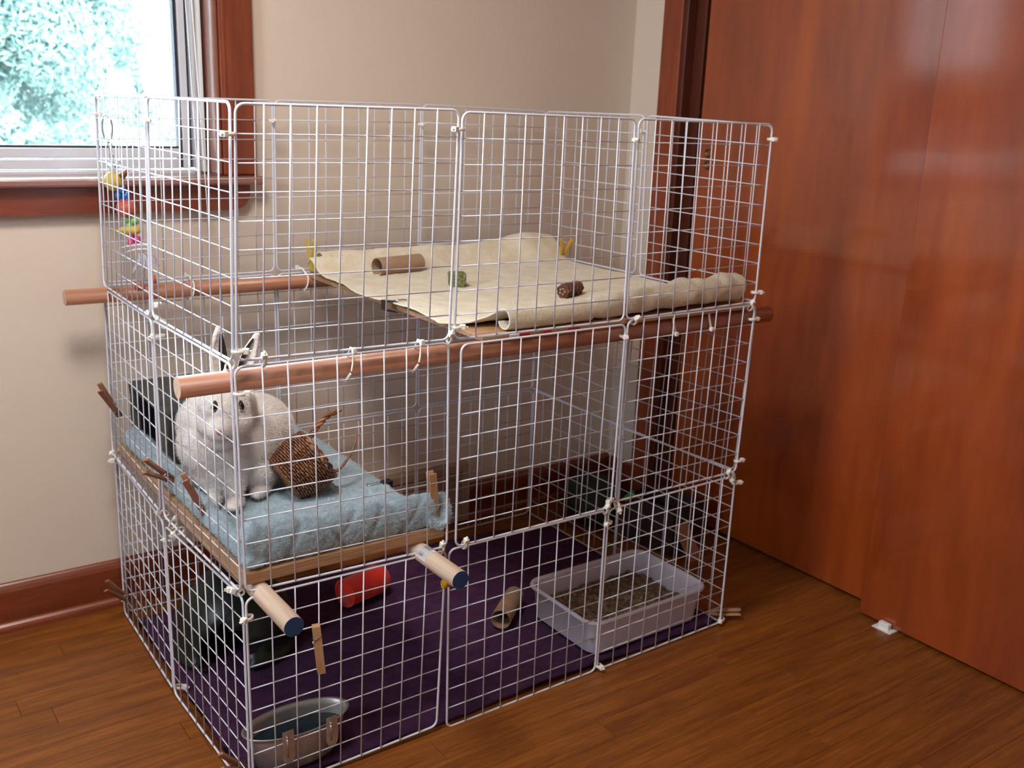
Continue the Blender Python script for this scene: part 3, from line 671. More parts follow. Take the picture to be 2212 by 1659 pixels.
for k in range(21):
    u = k / 20; x = 0.018 + 0.322 * u
    r_ = 0.0185 - 0.0015 * u + 0.002 * noise.noise(Vector((x * 22, 0, 5)))
    P_.append((x, 0.024 + 0.004 * noise.noise(Vector((x * 12, 3, 0))), 0.396 + r_ * 1.75 + .004 * noise.noise(Vector((x * 16, 1, 8))) - .004 * u)); R_.append(r_)
blob_path(bm, P_, R_, flat=1.85)
P_, R_ = [], []
for k in range(20):
    u = k / 19; y = 0.030 + 0.63 * u
    r_ = 0.0150 - 0.0015 * math.sin(u * 5) + 0.0015 * noise.noise(Vector((0, y * 22, 5)))
    P_.append((0.0215, y, 0.397 + r_ * 1.35)); R_.append(r_)
blob_path(bm, P_, R_, flat=1.45)
# corner bunch at the left post, curled pocket round the peg at the right
ball(bm, (0.022, 0.026, 0.440), (0.018, 0.020, 0.030), 3); ball(bm, (0.026, 0.022, 0.408), (0.022, 0.018, 0.014), 3)
ball(bm, (0.326, 0.040, 0.420), (0.022, 0.020, 0.022), 3)
tube(bm, curve_pts([(0.324, 0.034, 0.446), (0.326, 0.014, 0.424), (0.338, 0.007, 0.402), (0.354, 0.008, 0.400), (0.366, 0.018, 0.420), (0.364, 0.036, 0.442)], 6), 0.0095, 12)
ball(bm, (0.346, 0.022, 0.404), (0.020, 0.014, 0.014), 3)
bmesh.ops.recalc_face_normals(bm, faces=bm.faces[:])
bf = thing('fleece_blanket', 'pale blue fleece blanket with rolled edges on the lower shelf', 'blanket', (0.18, 0.35, 0.396))
remeshed('fleece', bm, M_blue, bf, 0.0030, 3, 0.0015, 210, t=bf)
o = bf.children[0]
# diagonal folds across the face of the roll
for v in o.data.vertices:
    w = v.co + Vector(bf.location)
    if w.y < 0.045:
        for xc, sl, am in ((0.085, .5, 1), (0.150, -.7, 1.1), (0.172, .9, .7), (0.228, .6, 1), (0.268, -.3, .8), (0.300, .8, .8), (0.045, .2, .7)):
            d_ = (w.x - xc - sl * (w.z - .43)) / .0055
            if abs(d_) < 3: v.co.y += .0045 * am * math.exp(-d_ * d_); v.co.z -= .002 * am * math.exp(-d_ * d_) * (1 if w.z > .44 else 0)

pile('fleece_pile', o, M_bluef, bf, 110000, 0.0044, 0.00024, (0, 0, .15), cond=lambda c, n: n.z > -.3)

# tan fleece: one sheet rolled up along the front and the back edge
bm = bmesh.new()
def tan_point(u, v):
    """u along x, v along the cross-section"""
    x = 0.410 + 0.655 * u
    nz = noise.noise(Vector((x * 7, v * 5, 1.5)))
    rf = 0.0150 + 0.0085 * min(1, max(0, (u - .15) * 1.6)) + 0.003 * noise.noise(Vector((x * 18, 0, 9)))
    rb = 0.022 + 0.010 * math.exp(-((u - .9) / .13) ** 2) + 0.002 * noise.noise(Vector((x * 12, 0, 2)))
    if v < 0.28:      # front roll, from the tucked end up over the top towards the back
        k = v / 0.28; th = math.radians(300 * (1 - k) + 40)
        cy = 0.014 + rf; cz = 0.7215 + rf
        return Vector((x, cy + rf * math.cos(th), cz + rf * math.sin(th)))
    if v > 0.74:      # back roll
        k = (v - 0.74) / 0.26
        cy = 0.690 - rb; cz = 0.7215 + rb
        a = math.radians(140 - 300 * k)
        return Vector((x, cy + rb * math.cos(a), cz + rb * math.sin(a)))
    k = (v - 0.28) / 0.46
    ya = 0.014 + rf + rf * math.cos(math.radians(40)); za = 0.7215 + rf + rf * math.sin(math.radians(40))
    yb = 0.690 - rb + rb * math.cos(math.radians(140)); zb = 0.7215 + rb + rb * math.sin(math.radians(140))
    y = ya + (yb - ya) * k
    g = 0.7225 + 0.004 * max(0, noise.noise(Vector((x * 9, y * 16, 3)))) + 0.003 * max(0, noise.noise(Vector((x * 3 + y * 9, y * 7 - x * 14, 8))))
    d1, d2 = (y - ya) / 0.030, (yb - y) / 0.035
    z = g + (za - g) * math.exp(-d1 * d1 * 1.4) + (zb - g) * math.exp(-d2 * d2 * 1.2)
    return Vector((x, y, z))
NU, NV = 200, 260
g = []
for i in range(NU + 1):
    row = []
    for j in range(NV + 1):
        v = j / NV; u = i / NU
        p = tan_point(u, v)
        w_ = min(1, max(0, (0.335 - v) / 0.055)); w_ = w_ * w_ * (3 - 2 * w_)
        p.x += (1 - u) ** 2 * 0.072 * w_            # the left front corner is cut back
        if 0.30 <= v <= 0.74: p.x -= (1 - u) ** 4 * (0.010 * math.sin(v * 26))
        if v > 0.74: p.x += (1 - u) ** 3 * 0.03
        if u > .35 and v < .3:
            p.z += 0.005 * noise.noise(Vector((p.x * 22, v * 9, 0))) + 0.003
            p.y += 0.003 * noise.noise(Vector((p.x * 30, v * 9, 5)))
        if u > .5 and v < .3:
            p.z += 0.006 * (u - .5) * 2 * (0.6 + noise.noise(Vector((p.x * 38, v * 14, 7)))); p.y += 0.004 * noise.noise(Vector((p.x * 45 + v * 20, v * 12, 1)))
        p.z += 0.0007 * noise.noise(p * 260) + 0.0005 * noise.noise(p * 600) + 0.0016 * max(0, noise.noise(Vector((p.x * 26, p.y * 50, 2))))
        if p.y > 0.7: p.y = 0.7
        row.append(bm.verts.new(p))
    g.append(row)
for i in range(NU):
    for j in range(NV): bm.faces.new((g[i][j], g[i][j + 1], g[i + 1][j + 1], g[i + 1][j]))
bmesh.ops.recalc_face_normals(bm, faces=bm.faces[:])
tf = thing('fleece_blanket', 'tan fleece blanket rolled up along front and back of the upper shelf', 'blanket', (0.74, 0.35, 0.72))
bmesh.ops.translate(bm, verts=bm.verts, vec=-Vector(tf.location))
me = bpy.data.meshes.new('fleece'); bm.to_mesh(me); bm.free(); me.materials.append(M_tan); me.materials.append(M_tan_back)
o = bpy.data.objects.new('fleece', me); C.objects.link(o); o.parent = tf
for p in me.polygons: p.use_smooth = True
# orient: pile side up
ctr = min(me.polygons, key=lambda p: (p.center - Vector((0, 0, 0.003))).length)
sgn = 1 if ctr.normal.z > 0 else -1
sd = o.modifiers.new('thickness', 'SOLIDIFY'); sd.thickness = 0.0026; sd.offset = 1.0 * sgn; sd.material_offset = 1; sd.material_offset_rim = 1
if sgn < 0: me.flip_normals(); sd.offset = 1.0
sd.offset = 1.0; sd.material_offset = 1
pile('fleece_pile', o, M_tanf, tf, 120000, 0.0030, 0.00022, (0.2, 0, 0), cond=lambda c, n: True)
# black binder clips on the shelf edges
def binder(p, ax, label, wire_dir):
    t = thing('binder_clip', label, 'clip', p)
    P0 = Vector(p); bm = bmesh.new()
    # wedge: from the board edge inwards
    w = 0.017
    prof = [(-0.010, -0.009), (-0.010, 0.010), (0.016, 0.0065), (0.016, 0.0050), (-0.008, 0.0080), (-0.008, -0.0070), (0.016, -0.0135), (0.016, -0.0150)]
    a = [bm.verts.new(P0 + Vector((q_[0], -w / 2, q_[1]))) for q_ in prof]; b = [bm.verts.new(P0 + Vector((q_[0], w / 2, q_[1]))) for q_ in prof]
    for i in range(8): bm.faces.new((a[i], b[i], b[(i + 1) % 8], a[(i + 1) % 8]))
    for f_ in ((0, 1, 4, 5), (1, 2, 3, 4), (0, 5, 6, 7)):
        bm.faces.new([a[i] for i in f_]); bm.faces.new([b[i] for i in reversed(f_)])
    bmesh.ops.recalc_face_normals(bm, faces=bm.faces[:])
    if ax < 0: bmesh.ops.rotate(bm, verts=bm.verts, cent=P0, matrix=Matrix.Rotation(math.pi, 3, 'Z'))
    part('jaw', bm, M_black, t)
    bm = bmesh.new(); d = Vector((1 if ax > 0 else -1, 0, 0)); e = Vector((0, 1, 0)); s = P0 + d * .014 + Vector((0, 0, .0075))
    tube(bm, [s + e * .005, s + d * .014 + e * .0035, s + d * .022 + e * .005, s + d * .026, s + d * .022 - e * .005, s + d * .014 - e * .0035, s - e * .005], 0.0009, 6)
    part('wire_handle', bm, M_steel, t, smooth=True)
binder((0.4070, 0.300, 0.7205), 1, 'black binder clip on the bare left edge of the tan fleece', 1)
binder((0.3520, 0.205, 0.402), -1, 'black binder clip on the right edge of the blue fleece behind the basket', -1)
# ---------------------------------------------------------------- the rabbit
rab = thing('rabbit', 'white rabbit with black-rimmed eyes sitting on the pale blue fleece', 'rabbit', (0.09, 0.30, 0.41))
RX = Vector((0.809, -0.588, 0)); RA = Vector((0.588, 0.809, 0)); RZ = Vector((0, 0, 1))
RM = Matrix((RX, RA, RZ)).transposed()
lumps = [((0.0640, 0.2430, 0.5837), (0.041, 0.047, 0.044)), ((0.0715, 0.2523, 0.6061), (0.032, 0.038, 0.032)), ((0.0470, 0.2120, 0.5615), (0.023, 0.030, 0.023)),
    ((0.0445, 0.2450, 0.5642), (0.025, 0.032, 0.028)), ((0.0770, 0.2260, 0.5646), (0.025, 0.032, 0.028)), ((0.0534, 0.2321, 0.5371), (0.028, 0.03, 0.022)),
    ((0.0610, 0.2884, 0.5065), (0.062, 0.055, 0.062)), ((0.0560, 0.3128, 0.5387), (0.048, 0.05, 0.052)), ((0.0718, 0.2867, 0.4698), (0.054, 0.050, 0.056)),
    ((0.1186, 0.3393, 0.4800), (0.080, 0.088, 0.074)), ((0.1700, 0.3957, 0.4820), (0.078, 0.085, 0.072)), ((0.0935, 0.3081, 0.5634), (0.050, 0.058, 0.050)),
    ((0.1450, 0.3057, 0.4450), (0.045, 0.068, 0.040)), ((0.1040, 0.3939, 0.4450), (0.045, 0.066, 0.045)), ((0.2150, 0.4500, 0.4500), (0.030, 0.030, 0.030))]
bm = bmesh.new()
for c, r in lumps: ball(bm, c, r, 3, RM)
def limb(a, b, ra, rb): tube(bm, [Vector(a).lerp(Vector(b), k / 6) for k in range(7)], [ra + (rb - ra) * k / 6 for k in range(7)], 14)
limb((0.0560, 0.2900, 0.462), (0.0480, 0.2600, 0.4270), 0.024, 0.0135); limb((0.0840, 0.2600, 0.464), (0.0710, 0.2270, 0.4270), 0.024, 0.0145)
ball(bm, (0.0450, 0.2500, 0.4215), (0.0135, 0.022, 0.0095), 3, RM); ball(bm, (0.0690, 0.2190, 0.4215), (0.0145, 0.023, 0.0095), 3, RM)
# toes
for fx, fy in ((0.0450, 0.2500), (0.0690, 0.2190)):
    for k in (-1, 0, 1): ball(bm, Vector((fx, fy, 0.4195)) + RX * k * .0075 - RA * (.019 - abs(k) * .003), (0.0052, 0.009, 0.0065), 2, RM)
ball(bm, (0.1350, 0.2650, 0.4210), (0.016, 0.048, 0.011), 3, RM)       # hind foot
# ears: a row of flattened lumps from base to tip, cupped
def ear_pts(base, mid, tip, w, open_dir):
    base, mid, tip = Vector(base), Vector(mid), Vector(tip); out = []
    for k in range(14):
        t = k / 13; p = base * (1 - t) ** 2 + mid * 2 * t * (1 - t) + tip * t * t
        ww = w * (0.62 + 1.5 * t - 2.0 * t * t) if t < .75 else w * (0.62 + 1.5 * .75 - 2.0 * .5625) * (1 - (t - .75) / .25 * .72)
        out.append((p, max(ww, .003)))
    return out
EARS = [((0.0690, 0.2642, 0.624), (0.064, 0.272, 0.668), (0.0730, 0.2798, 0.7105), 0.0180, (0.17, -0.98, 0.1), -0.10, 0.88),
        ((0.0995, 0.2427, 0.628), (0.108, 0.243, 0.665), (0.1261, 0.2411, 0.7030), 0.0145, (-0.45, -0.9, 0.1), -0.92, -0.30)]
for b_, m_, t_, w, od, fa, fb in EARS:
    od = Vector(od).normalized(); pp = ear_pts(b_, m_, t_, w, od)
    for i, (p, ww) in enumerate(pp):
        ax = (pp[min(i + 1, 13)][0] - pp[max(i - 1, 0)][0]).normalized(); sd_ = ax.cross(od).normalized(); o2 = sd_.cross(ax).normalized()
        mm = Matrix((sd_, o2, ax)).transposed()
        ball(bm, p, (ww, 0.0040, 0.0075), 2, mm)
        ball(bm, p + sd_ * ww * .8 + o2 * .003, (0.0035, 0.0050, 0.0075), 2, mm); ball(bm, p - sd_ * ww * .8 + o2 * .003, (0.0035, 0.0050, 0.0075), 2, mm)
bmesh.ops.recalc_face_normals(bm, faces=bm.faces[:])
body = remeshed('body', bm, M_fur, rab, 0.0026, 5, 0.0007, 170, t=rab)
pile('fur_fibres', body, M_fur, rab, 90000, 0.0060, 0.00022, (.4, .35, -.9), 3, cond=lambda c, n: c.z < 0.222)
for (b_, m_, t_, w, od, fa, fb) in EARS:
    od = Vector(od).normalized(); pp = ear_pts(b_, m_, t_, w, od); bm = bmesh.new(); L_, R2, Mi = [], [], []
    for i, (p, ww) in enumerate(pp[1:13]):
        ax = (pp[min(i + 2, 13)][0] - pp[i][0]).normalized(); sd_ = ax.cross(od).normalized(); o2 = sd_.cross(ax).normalized()
        L_.append(bm.verts.new(p + sd_ * ww * fb + o2 * .0092)); Mi.append(bm.verts.new(p + sd_ * ww * (fa + fb) / 2 + o2 * .0088)); R2.append(bm.verts.new(p + sd_ * ww * fa + o2 * .0088))
    for i in range(11):
        bm.faces.new((L_[i], Mi[i], Mi[i + 1], L_[i + 1])); bm.faces.new((Mi[i], R2[i], R2[i + 1], Mi[i + 1]))
    bmesh.ops.solidify(bm, geom=bm.faces[:], thickness=0.0006)
    part('ear_lining', bm, M_furdark, rab, smooth=True, label='dark inside of the ear')
def on_body(c):
    ok, loc, nn, _ = body.closest_point_on_mesh(Vector(c) - Vector(rab.location))
    return loc + Vector(rab.location), nn
for c in ((0.0400, 0.2140, 0.5960), (0.0900, 0.1930, 0.5960)):
    cs, out = on_body(c); out = out.normalized(); s_ = out.cross(RZ).normalized(); u_ = s_.cross(out).normalized()
    mm = Matrix((s_, out, u_)).transposed()
    bm = bmesh.new(); ball(bm, cs - out * .0008, (0.0062, 0.0030, 0.0105), 3, mm); e = part('eye_rim', bm, M_furdark, rab, smooth=True, label='black rim of the eye')
    bm = bmesh.new(); ball(bm, cs + out * .0004, (0.0052, 0.0040, 0.0064), 3, mm); e2 = part('eye', bm, M_eye, rab, smooth=True); e2.parent = e
nz = Vector((0.0338, 0.1845, 0.5640))
bm = bmesh.new(); ball(bm, nz, (0.0050, 0.0035, 0.0038), 3, RM); ball(bm, nz + Vector((0.001, .001, -.004)), (0.0016, 0.003, 0.0035), 2, RM); part('nose', bm, M_pink, rab, smooth=True)
bm = bmesh.new()
for s_ in (-1, 1): tube(bm, [nz + Vector((0.003, .004, -.008)), nz + RX * s_ * .005 + Vector((0.003, .003, -.0115)) + RA * .002, nz + RX * s_ * .011 + Vector((0.004, .002, -.0105)) + RA * .007], 0.0009, 6)
part('mouth', bm, M_furdark, rab)
# ---------------------------------------------------------------- wicker basket toy
bk = thing('wicker_basket', 'small brown wicker basket with broken handle tipped beside the rabbit', 'basket', (0.215, 0.215, 0.41))
ax = Vector((0.70, -0.02, 0.42)).normalized(); ax = (Vector((0.809, -0.588, 0)) * .62 + Vector((0.588, 0.809, 0)) * .42 + RZ * .46).normalized()
u0 = ax.cross(RZ).normalized(); v0 = ax.cross(u0).normalized(); bc = Vector((0.196, 0.232, 0.457))
def bp_(a, r, h): return bc + ax * h + u0 * r * math.cos(a) + v0 * r * math.sin(a)
def brad(h): return 0.0400 + 0.012 * math.sin((h + .034) / .068 * math.pi * .62 + .2)
NS = 22
bm = bmesh.new(); rows_ = 17
for i in range(rows_):
    h = -0.034 + i * 0.0042
    pts = []
    for k in range(NS * 4):
        a = 2 * math.pi * k / (NS * 4); w_ = 0.0024 * math.cos(a * NS / 1 + (math.pi if i % 2 else 0))
        pts.append(bp_(a, brad(h) + w_, h + 0.0005 * math.sin(a * 3 + i)))
    tube(bm, pts, 0.0017, 5, closed=True)
part('woven_rings', bm, M_wicker, bk, smooth=True)['kind'] = 'stuff'
bm = bmesh.new()
for k in range(NS):
    a = 2 * math.pi * (k + .5) / NS
    tube(bm, [bp_(a, 0.006, -0.036)] + [bp_(a, brad(h), h) for h in [-0.034 + .0075 * j for j in range(10)]], 0.0015, 5)
part('stakes', bm, M_wicker_dark, bk, smooth=True)['kind'] = 'stuff'
bm = bmesh.new()
for i in range(11):
    r_ = 0.005 + i * .0036
    tube(bm, [bp_(2 * math.pi * k / 40, r_, -0.0355 + .0009 * math.cos(k * 1.57 * 2 + i * 3.14)) for k in range(40)], 0.0019, 5, closed=True)
part('base_weave', bm, M_wicker, bk, smooth=True)
bm = bmesh.new()
for s_ in (0, 1): 
    tube(bm, [bp_(2 * math.pi * k / 60, brad(.036) + .0022 * math.cos(k * 1.05 + s_ * 3.14), 0.0365 + .0022 * math.sin(k * 1.05 + s_ * 3.14)) for k in range(60)], 0.0024, 6, closed=True)
part('rim', bm, M_wicker, bk, smooth=True)
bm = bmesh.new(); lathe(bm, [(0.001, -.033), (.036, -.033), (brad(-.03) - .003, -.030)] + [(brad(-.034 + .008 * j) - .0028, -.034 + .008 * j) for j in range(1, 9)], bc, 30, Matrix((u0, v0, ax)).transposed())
part('weave_gap_shade', bm, M_wicker_dark, bk, smooth=True)  # dark backing puts the shade into the gaps of the weave
hp = curve_pts([(0.2030, 0.2560, 0.4880), (0.2219, 0.2519, 0.5034), (0.2433, 0.2548, 0.5253), (0.2669, 0.2562, 0.5406), (0.2963, 0.2596, 0.5397)], 8)
bm = bmesh.new(); fr = frames(hp)
for s_ in range(3):
    tube(bm, [p + fr[i][0] * .0030 * math.cos(i * .55 + s_ * 2.1) + fr[i][1] * .0030 * math.sin(i * .55 + s_ * 2.1) for i, p in enumerate(hp[:-2 - s_ * 3])], [0.0030 * (1 - .6 * max(0, (i - 22) / 12)) for i in range(len(hp[:-2 - s_ * 3]))], 6)
part('handle', bm, M_wicker, bk, smooth=True)
hp = curve_pts([(0.2500, 0.2180, 0.4430), (0.2620, 0.2104, 0.4503), (0.2846, 0.2186, 0.4675), (0.3027, 0.2302, 0.4875), (0.3147, 0.2462, 0.5077)], 8)
bm = bmesh.new(); tube(bm, hp, [0.0030 - .0022 * i / len(hp) for i in range(len(hp))], 6); tube(bm, [p + Vector((.001, .002, .001)) for p in hp[:14]], 0.0018, 6); part('broken_handle_end', bm, M_wicker, bk, smooth=True)

# ---------------------------------------------------------------- hide and igloo
hd = thing('fabric_hide', 'grey-green cloth hide with a dark opening behind the rabbit', 'hide', (0.10, 0.58, 0.41))
bm = bmesh.new()
HX0, HX1, HY0, HY1, HZ = 0.036, 0.165, 0.478, 0.698, 0.510
box(bm, HX0, HX1, HY0, HY0 + .010, 0.409, HZ, 0.004); box(bm, HX1 - .010, HX1, HY0, HY1, 0.409, HZ, 0.004); box(bm, HX0, HX1, HY1 - .010, HY1, 0.409, HZ, 0.004)
box(bm, HX0 - .006, HX1 + .006, HY0 - .006, HY1 + .004, HZ - .004, HZ + .013, 0.007); box(bm, HX0 - .006, HX0 + .008, HY0 - .006, HY0 + .022, 0.409, HZ + .002, 0.005); box(bm, HX0 - .006, HX0 + .008, HY1 - .008, HY1 + .004, 0.409, HZ + .002, 0.005)
hcloth = remeshed('cloth_cover', bm, M_greengrey, hd, 0.004, 4, 0.002, 45, t=hd)
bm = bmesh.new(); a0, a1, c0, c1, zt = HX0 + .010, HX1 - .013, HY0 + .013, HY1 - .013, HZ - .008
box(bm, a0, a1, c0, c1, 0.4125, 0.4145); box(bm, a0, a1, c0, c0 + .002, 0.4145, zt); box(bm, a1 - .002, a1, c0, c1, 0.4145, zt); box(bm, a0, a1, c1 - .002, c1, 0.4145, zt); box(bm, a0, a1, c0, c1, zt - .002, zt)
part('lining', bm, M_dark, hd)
ig = thing('plastic_igloo', 'dark green plastic dome shelter under the lower shelf', 'pet shelter', (0.150, 0.470, 0.012))
bm = bmesh.new(); prof = [(0.128, 0.0), (0.130, 0.008), (0.122, 0.012)] + [(0.120 * math.cos(a), 0.014 + 0.150 * math.sin(a)) for a in [k * math.pi / 2 / 14 for k in range(1, 14)]] + [(0.002, 0.164)]
lathe(bm, prof, ig.location, 40)
dele = [f for f in bm.faces if (f.calc_center_median() - Vector((0.085, 0.352, 0.05))).length < 0.058]
bmesh.ops.delete(bm, geom=dele, context='FACES'); bmesh.ops.solidify(bm, geom=bm.faces[:], thickness=0.003)
part('dome', bm, M_igloo, ig, smooth=True)

# ---------------------------------------------------------------- things on the upper shelf
t = tag(obj('cardboard_tube', (lambda b: (hollow_tube(b, (0.5300, 0.5750, 0.7435), (0.6480, 0.5960, 0.7435), 0.0195, 0.0012), b)[1])(bmesh.new()), M_card, smooth=False), 'brown cardboard tube lying on the tan fleece of the upper shelf', 'tube')
md = t.modifiers.new('b', 'EDGE_SPLIT')
for p in t.data.polygons: p.use_smooth = True
bm = bmesh.new(); mm = Matrix.Translation((0.619, 0.394, 0.7405)) @ Matrix.Rotation(math.radians(-20), 4, 'Z')
box(bm, -0.0165, 0.0165, -0.0150, 0.0150, -0.0145, 0.0145, 0.0035, mtx=mm)
bmesh.ops.subdivide_edges(bm, edges=bm.edges[:], cuts=5, use_grid_fill=True)
for v in bm.verts: v.co += (v.co - Vector((0.619, 0.394, 0.7405))).normalized() * (0.0013 * noise.noise(v.co * 420) + .0012 * noise.noise(v.co * 150))
tag(obj('hay_cube', bm, M_hay), 'green pressed hay cube on the middle of the tan fleece', 'chew toy')
# wicker chew roll
cw = thing('wicker_chew', 'dark brown woven wicker chew roll on the front of the tan fleece', 'chew toy', (0.78, 0.213, 0.726))
a_ = Vector((0.7430, 0.1970, 0.7385)); b_ = Vector((0.7980, 0.2200, 0.7385)); dx = (b_ - a_).normalized(); uu = dx.cross(RZ).normalized(); vv = uu.cross(dx)
bm = bmesh.new()
for i in range(9):
    c = a_.lerp(b_, i / 8); rr_ = 0.0115 + .0008 * math.sin(i * 1.3)
    tube(bm, [c + uu * (rr_ + .0012 * math.cos(k * math.pi / 2 + i * math.pi)) * math.cos(k * math.pi / 14) + vv * (rr_ + .0012 * math.cos(k * math.pi / 2 + i * math.pi)) * math.sin(k * math.pi / 14) + dx * .0012 * math.sin(k * .9) for k in range(28)], 0.0030, 6, closed=True)
part('woven_strands', bm, M_wicker_dark, cw, smooth=True)
bm = bmesh.new(); tube(bm, [a_ - dx * .002, b_ + dx * .002], 0.0098, 16); part('core', bm, M_wicker_dark, cw)
bm = bmesh.new()
for k in range(5):
    an = k * 1.25; ball(bm, a_ - dx * .0035 + uu * .0055 * math.cos(an) + vv * .0055 * math.sin(an), (.0030, .0030, .0030), 1)
part('cut_ends', bm, M_card, cw)

# ---------------------------------------------------------------- bottom storey
rt = thing('felt_roll', 'red felt roll lying on the purple mat below the lower shelf', 'toy', (0.45, 0.495, 0.010))
a_ = Vector((0.4020, 0.4830, 0.0430)); b_ = Vector((0.5180, 0.5160, 0.0430)); dx = (b_ - a_).normalized(); uu = dx.cross(RZ).normalized(); vv = uu.cross(dx)
bm = bmesh.new(); hollow_tube(bm, a_, a_.lerp(b_, .5), 0.0315, 0.004, 32)
seg = []
for k in range(9):
    t_ = k / 8; a2 = math.radians(90 * t_)
    seg.append((a_.lerp(b_, .5 + .5 * (0.82 * t_ if t_ < .75 else .615 + .385 * math.sin((t_ - .75) / .25 * math.pi / 2))), 0.0330 if t_ < .75 else 0.0330 * (1 - .62 * ((t_ - .75) / .25) ** 2)))
tube(bm, [s_[0] for s_ in seg], [s_[1] for s_ in seg], 32)
part('outer_layer', bm, M_red, rt, smooth=True).modifiers.new('e', 'EDGE_SPLIT')
bm = bmesh.new(); sp = []
for k in range(96):
    an = k * .27; rr_ = 0.0030 + 0.00094 * k * .27; sp.append((rr_, an))
l0 = [bm.verts.new(a_ + dx * (.003 + .010 * (1 - r_ / .028)) + uu * r_ * math.cos(an) + vv * r_ * math.sin(an)) for r_, an in sp]
l1 = [bm.verts.new(a_ + dx * .05 + uu * r_ * math.cos(an) + vv * r_ * math.sin(an)) for r_, an in sp]
for k in range(95): bm.faces.new((l0[k], l0[k + 1], l1[k + 1], l1[k]))
bmesh.ops.solidify(bm, geom=bm.faces[:], thickness=0.0050); tube(bm, [a_ + dx * .005, a_ + dx * .04], 0.0284, 28); part('rolled_core', bm, M_red, rt, smooth=True)
t = tag(obj('cardboard_tube', (lambda b: (hollow_tube(b, (0.6400, 0.2240, 0.0330), (0.7300, 0.2980, 0.0330), 0.0215, 0.0012), b)[1])(bmesh.new()), M_card), 'brown cardboard tube on the purple mat against the litter tray', 'tube')
md = t.modifiers.new('b', 'EDGE_SPLIT')
for p in t.data.polygons: p.use_smooth = True
# litter tray
lt = thing('litter_tray', 'white plastic litter tray on the purple mat in the right front corner', 'litter tray', (0.887, 0.134, 0.010))
def rrect(hx, hy, r, z, n=6, skew=0.0):
    out = []
    for sx_, sy_, a0 in ((1, 1, 0), (-1, 1, 90), (-1, -1, 180), (1, -1, 270)):
        for k in range(n + 1):
            a = math.radians(a0 + 90 * k / n); out.append(Vector((sx_ * (hx - r) + r * math.cos(a), sy_ * (hy - r) + r * math.sin(a), z)))
    return out
cen = Vector((0.887, 0.1345, 0))
rings = [(0.148, 0.100, .025, 0.012), (0.152, 0.1035, .027, 0.014), (0.161, 0.1085, .030, 0.080), (0.163, 0.110, .030, 0.083), (0.168, 0.1145, .033, 0.084), (0.1695, 0.116, .034, 0.088), (0.168, 0.1145, .033, 0.0925), (0.164, 0.1105, .031, 0.0925), (0.1605, 0.107, .029, 0.089), (0.158, 0.105, .028, 0.080), (0.149, 0.1005, .025, 0.0165), (0.145, 0.097, .022, 0.0145)]
bm = bmesh.new(); R_ = [[bm.verts.new(cen + p) for p in rrect(a, b, r, z)] for a, b, r, z in rings]; n = len(R_[0])
for i in range(len(R_) - 1):
    for k in range(n): bm.faces.new((R_[i][k], R_[i][(k + 1) % n], R_[i + 1][(k + 1) % n], R_[i + 1][k]))
bm.faces.new(list(reversed(R_[0]))); bm.faces.new(R_[-1]); bmesh.ops.recalc_face_normals(bm, faces=bm.faces[:])
part('tray', bm, M_tray, lt, smooth=True).modifiers.new('e', 'EDGE_SPLIT')
bm = bmesh.new(); rr = random.Random(4)
def lh(x, y): return 0.046 + 0.010 * noise.noise(Vector((x * 22, y * 22, 1))) + 0.006 * noise.noise(Vector((x * 60, y * 60, 5))) - 0.010 * max(0, (x - .98) * 8)
nx, ny = 60, 40; hx_, hy_ = 0.153, 0.1005
grid = [[bm.verts.new((cen.x - hx_ + 2 * hx_ * i / nx, cen.y - hy_ + 2 * hy_ * j / ny, lh(cen.x - hx_ + 2 * hx_ * i / nx, cen.y - hy_ + 2 * hy_ * j / ny) + .002 * rr.random())) for j in range(ny + 1)] for i in range(nx + 1)]
for i in range(nx):
    for j in range(ny): bm.faces.new((grid[i][j], grid[i + 1][j], grid[i + 1][j + 1], grid[i][j + 1]))
for k in range(1500):
    x = cen.x + (rr.random() * 2 - 1) * .148; y = cen.y + (rr.random() * 2 - 1) * .096; s = .0015 + .0035 * rr.random() ** 2
    ball(bm, (x, y, lh(x, y) + s * .4), (s * (1 + rr.random()), s, s * .7), 1, Matrix.Rotation(rr.random() * 3.1, 3, 'Z'), mi=rr.choice((0, 0, 1, 1, 2)))
lit = tag(obj('litter', bm, [M_litter, M_litter2, M_litter3]), 'brown crumbled paper litter filling the white tray', 'litter'); lit['kind'] = 'stuff'

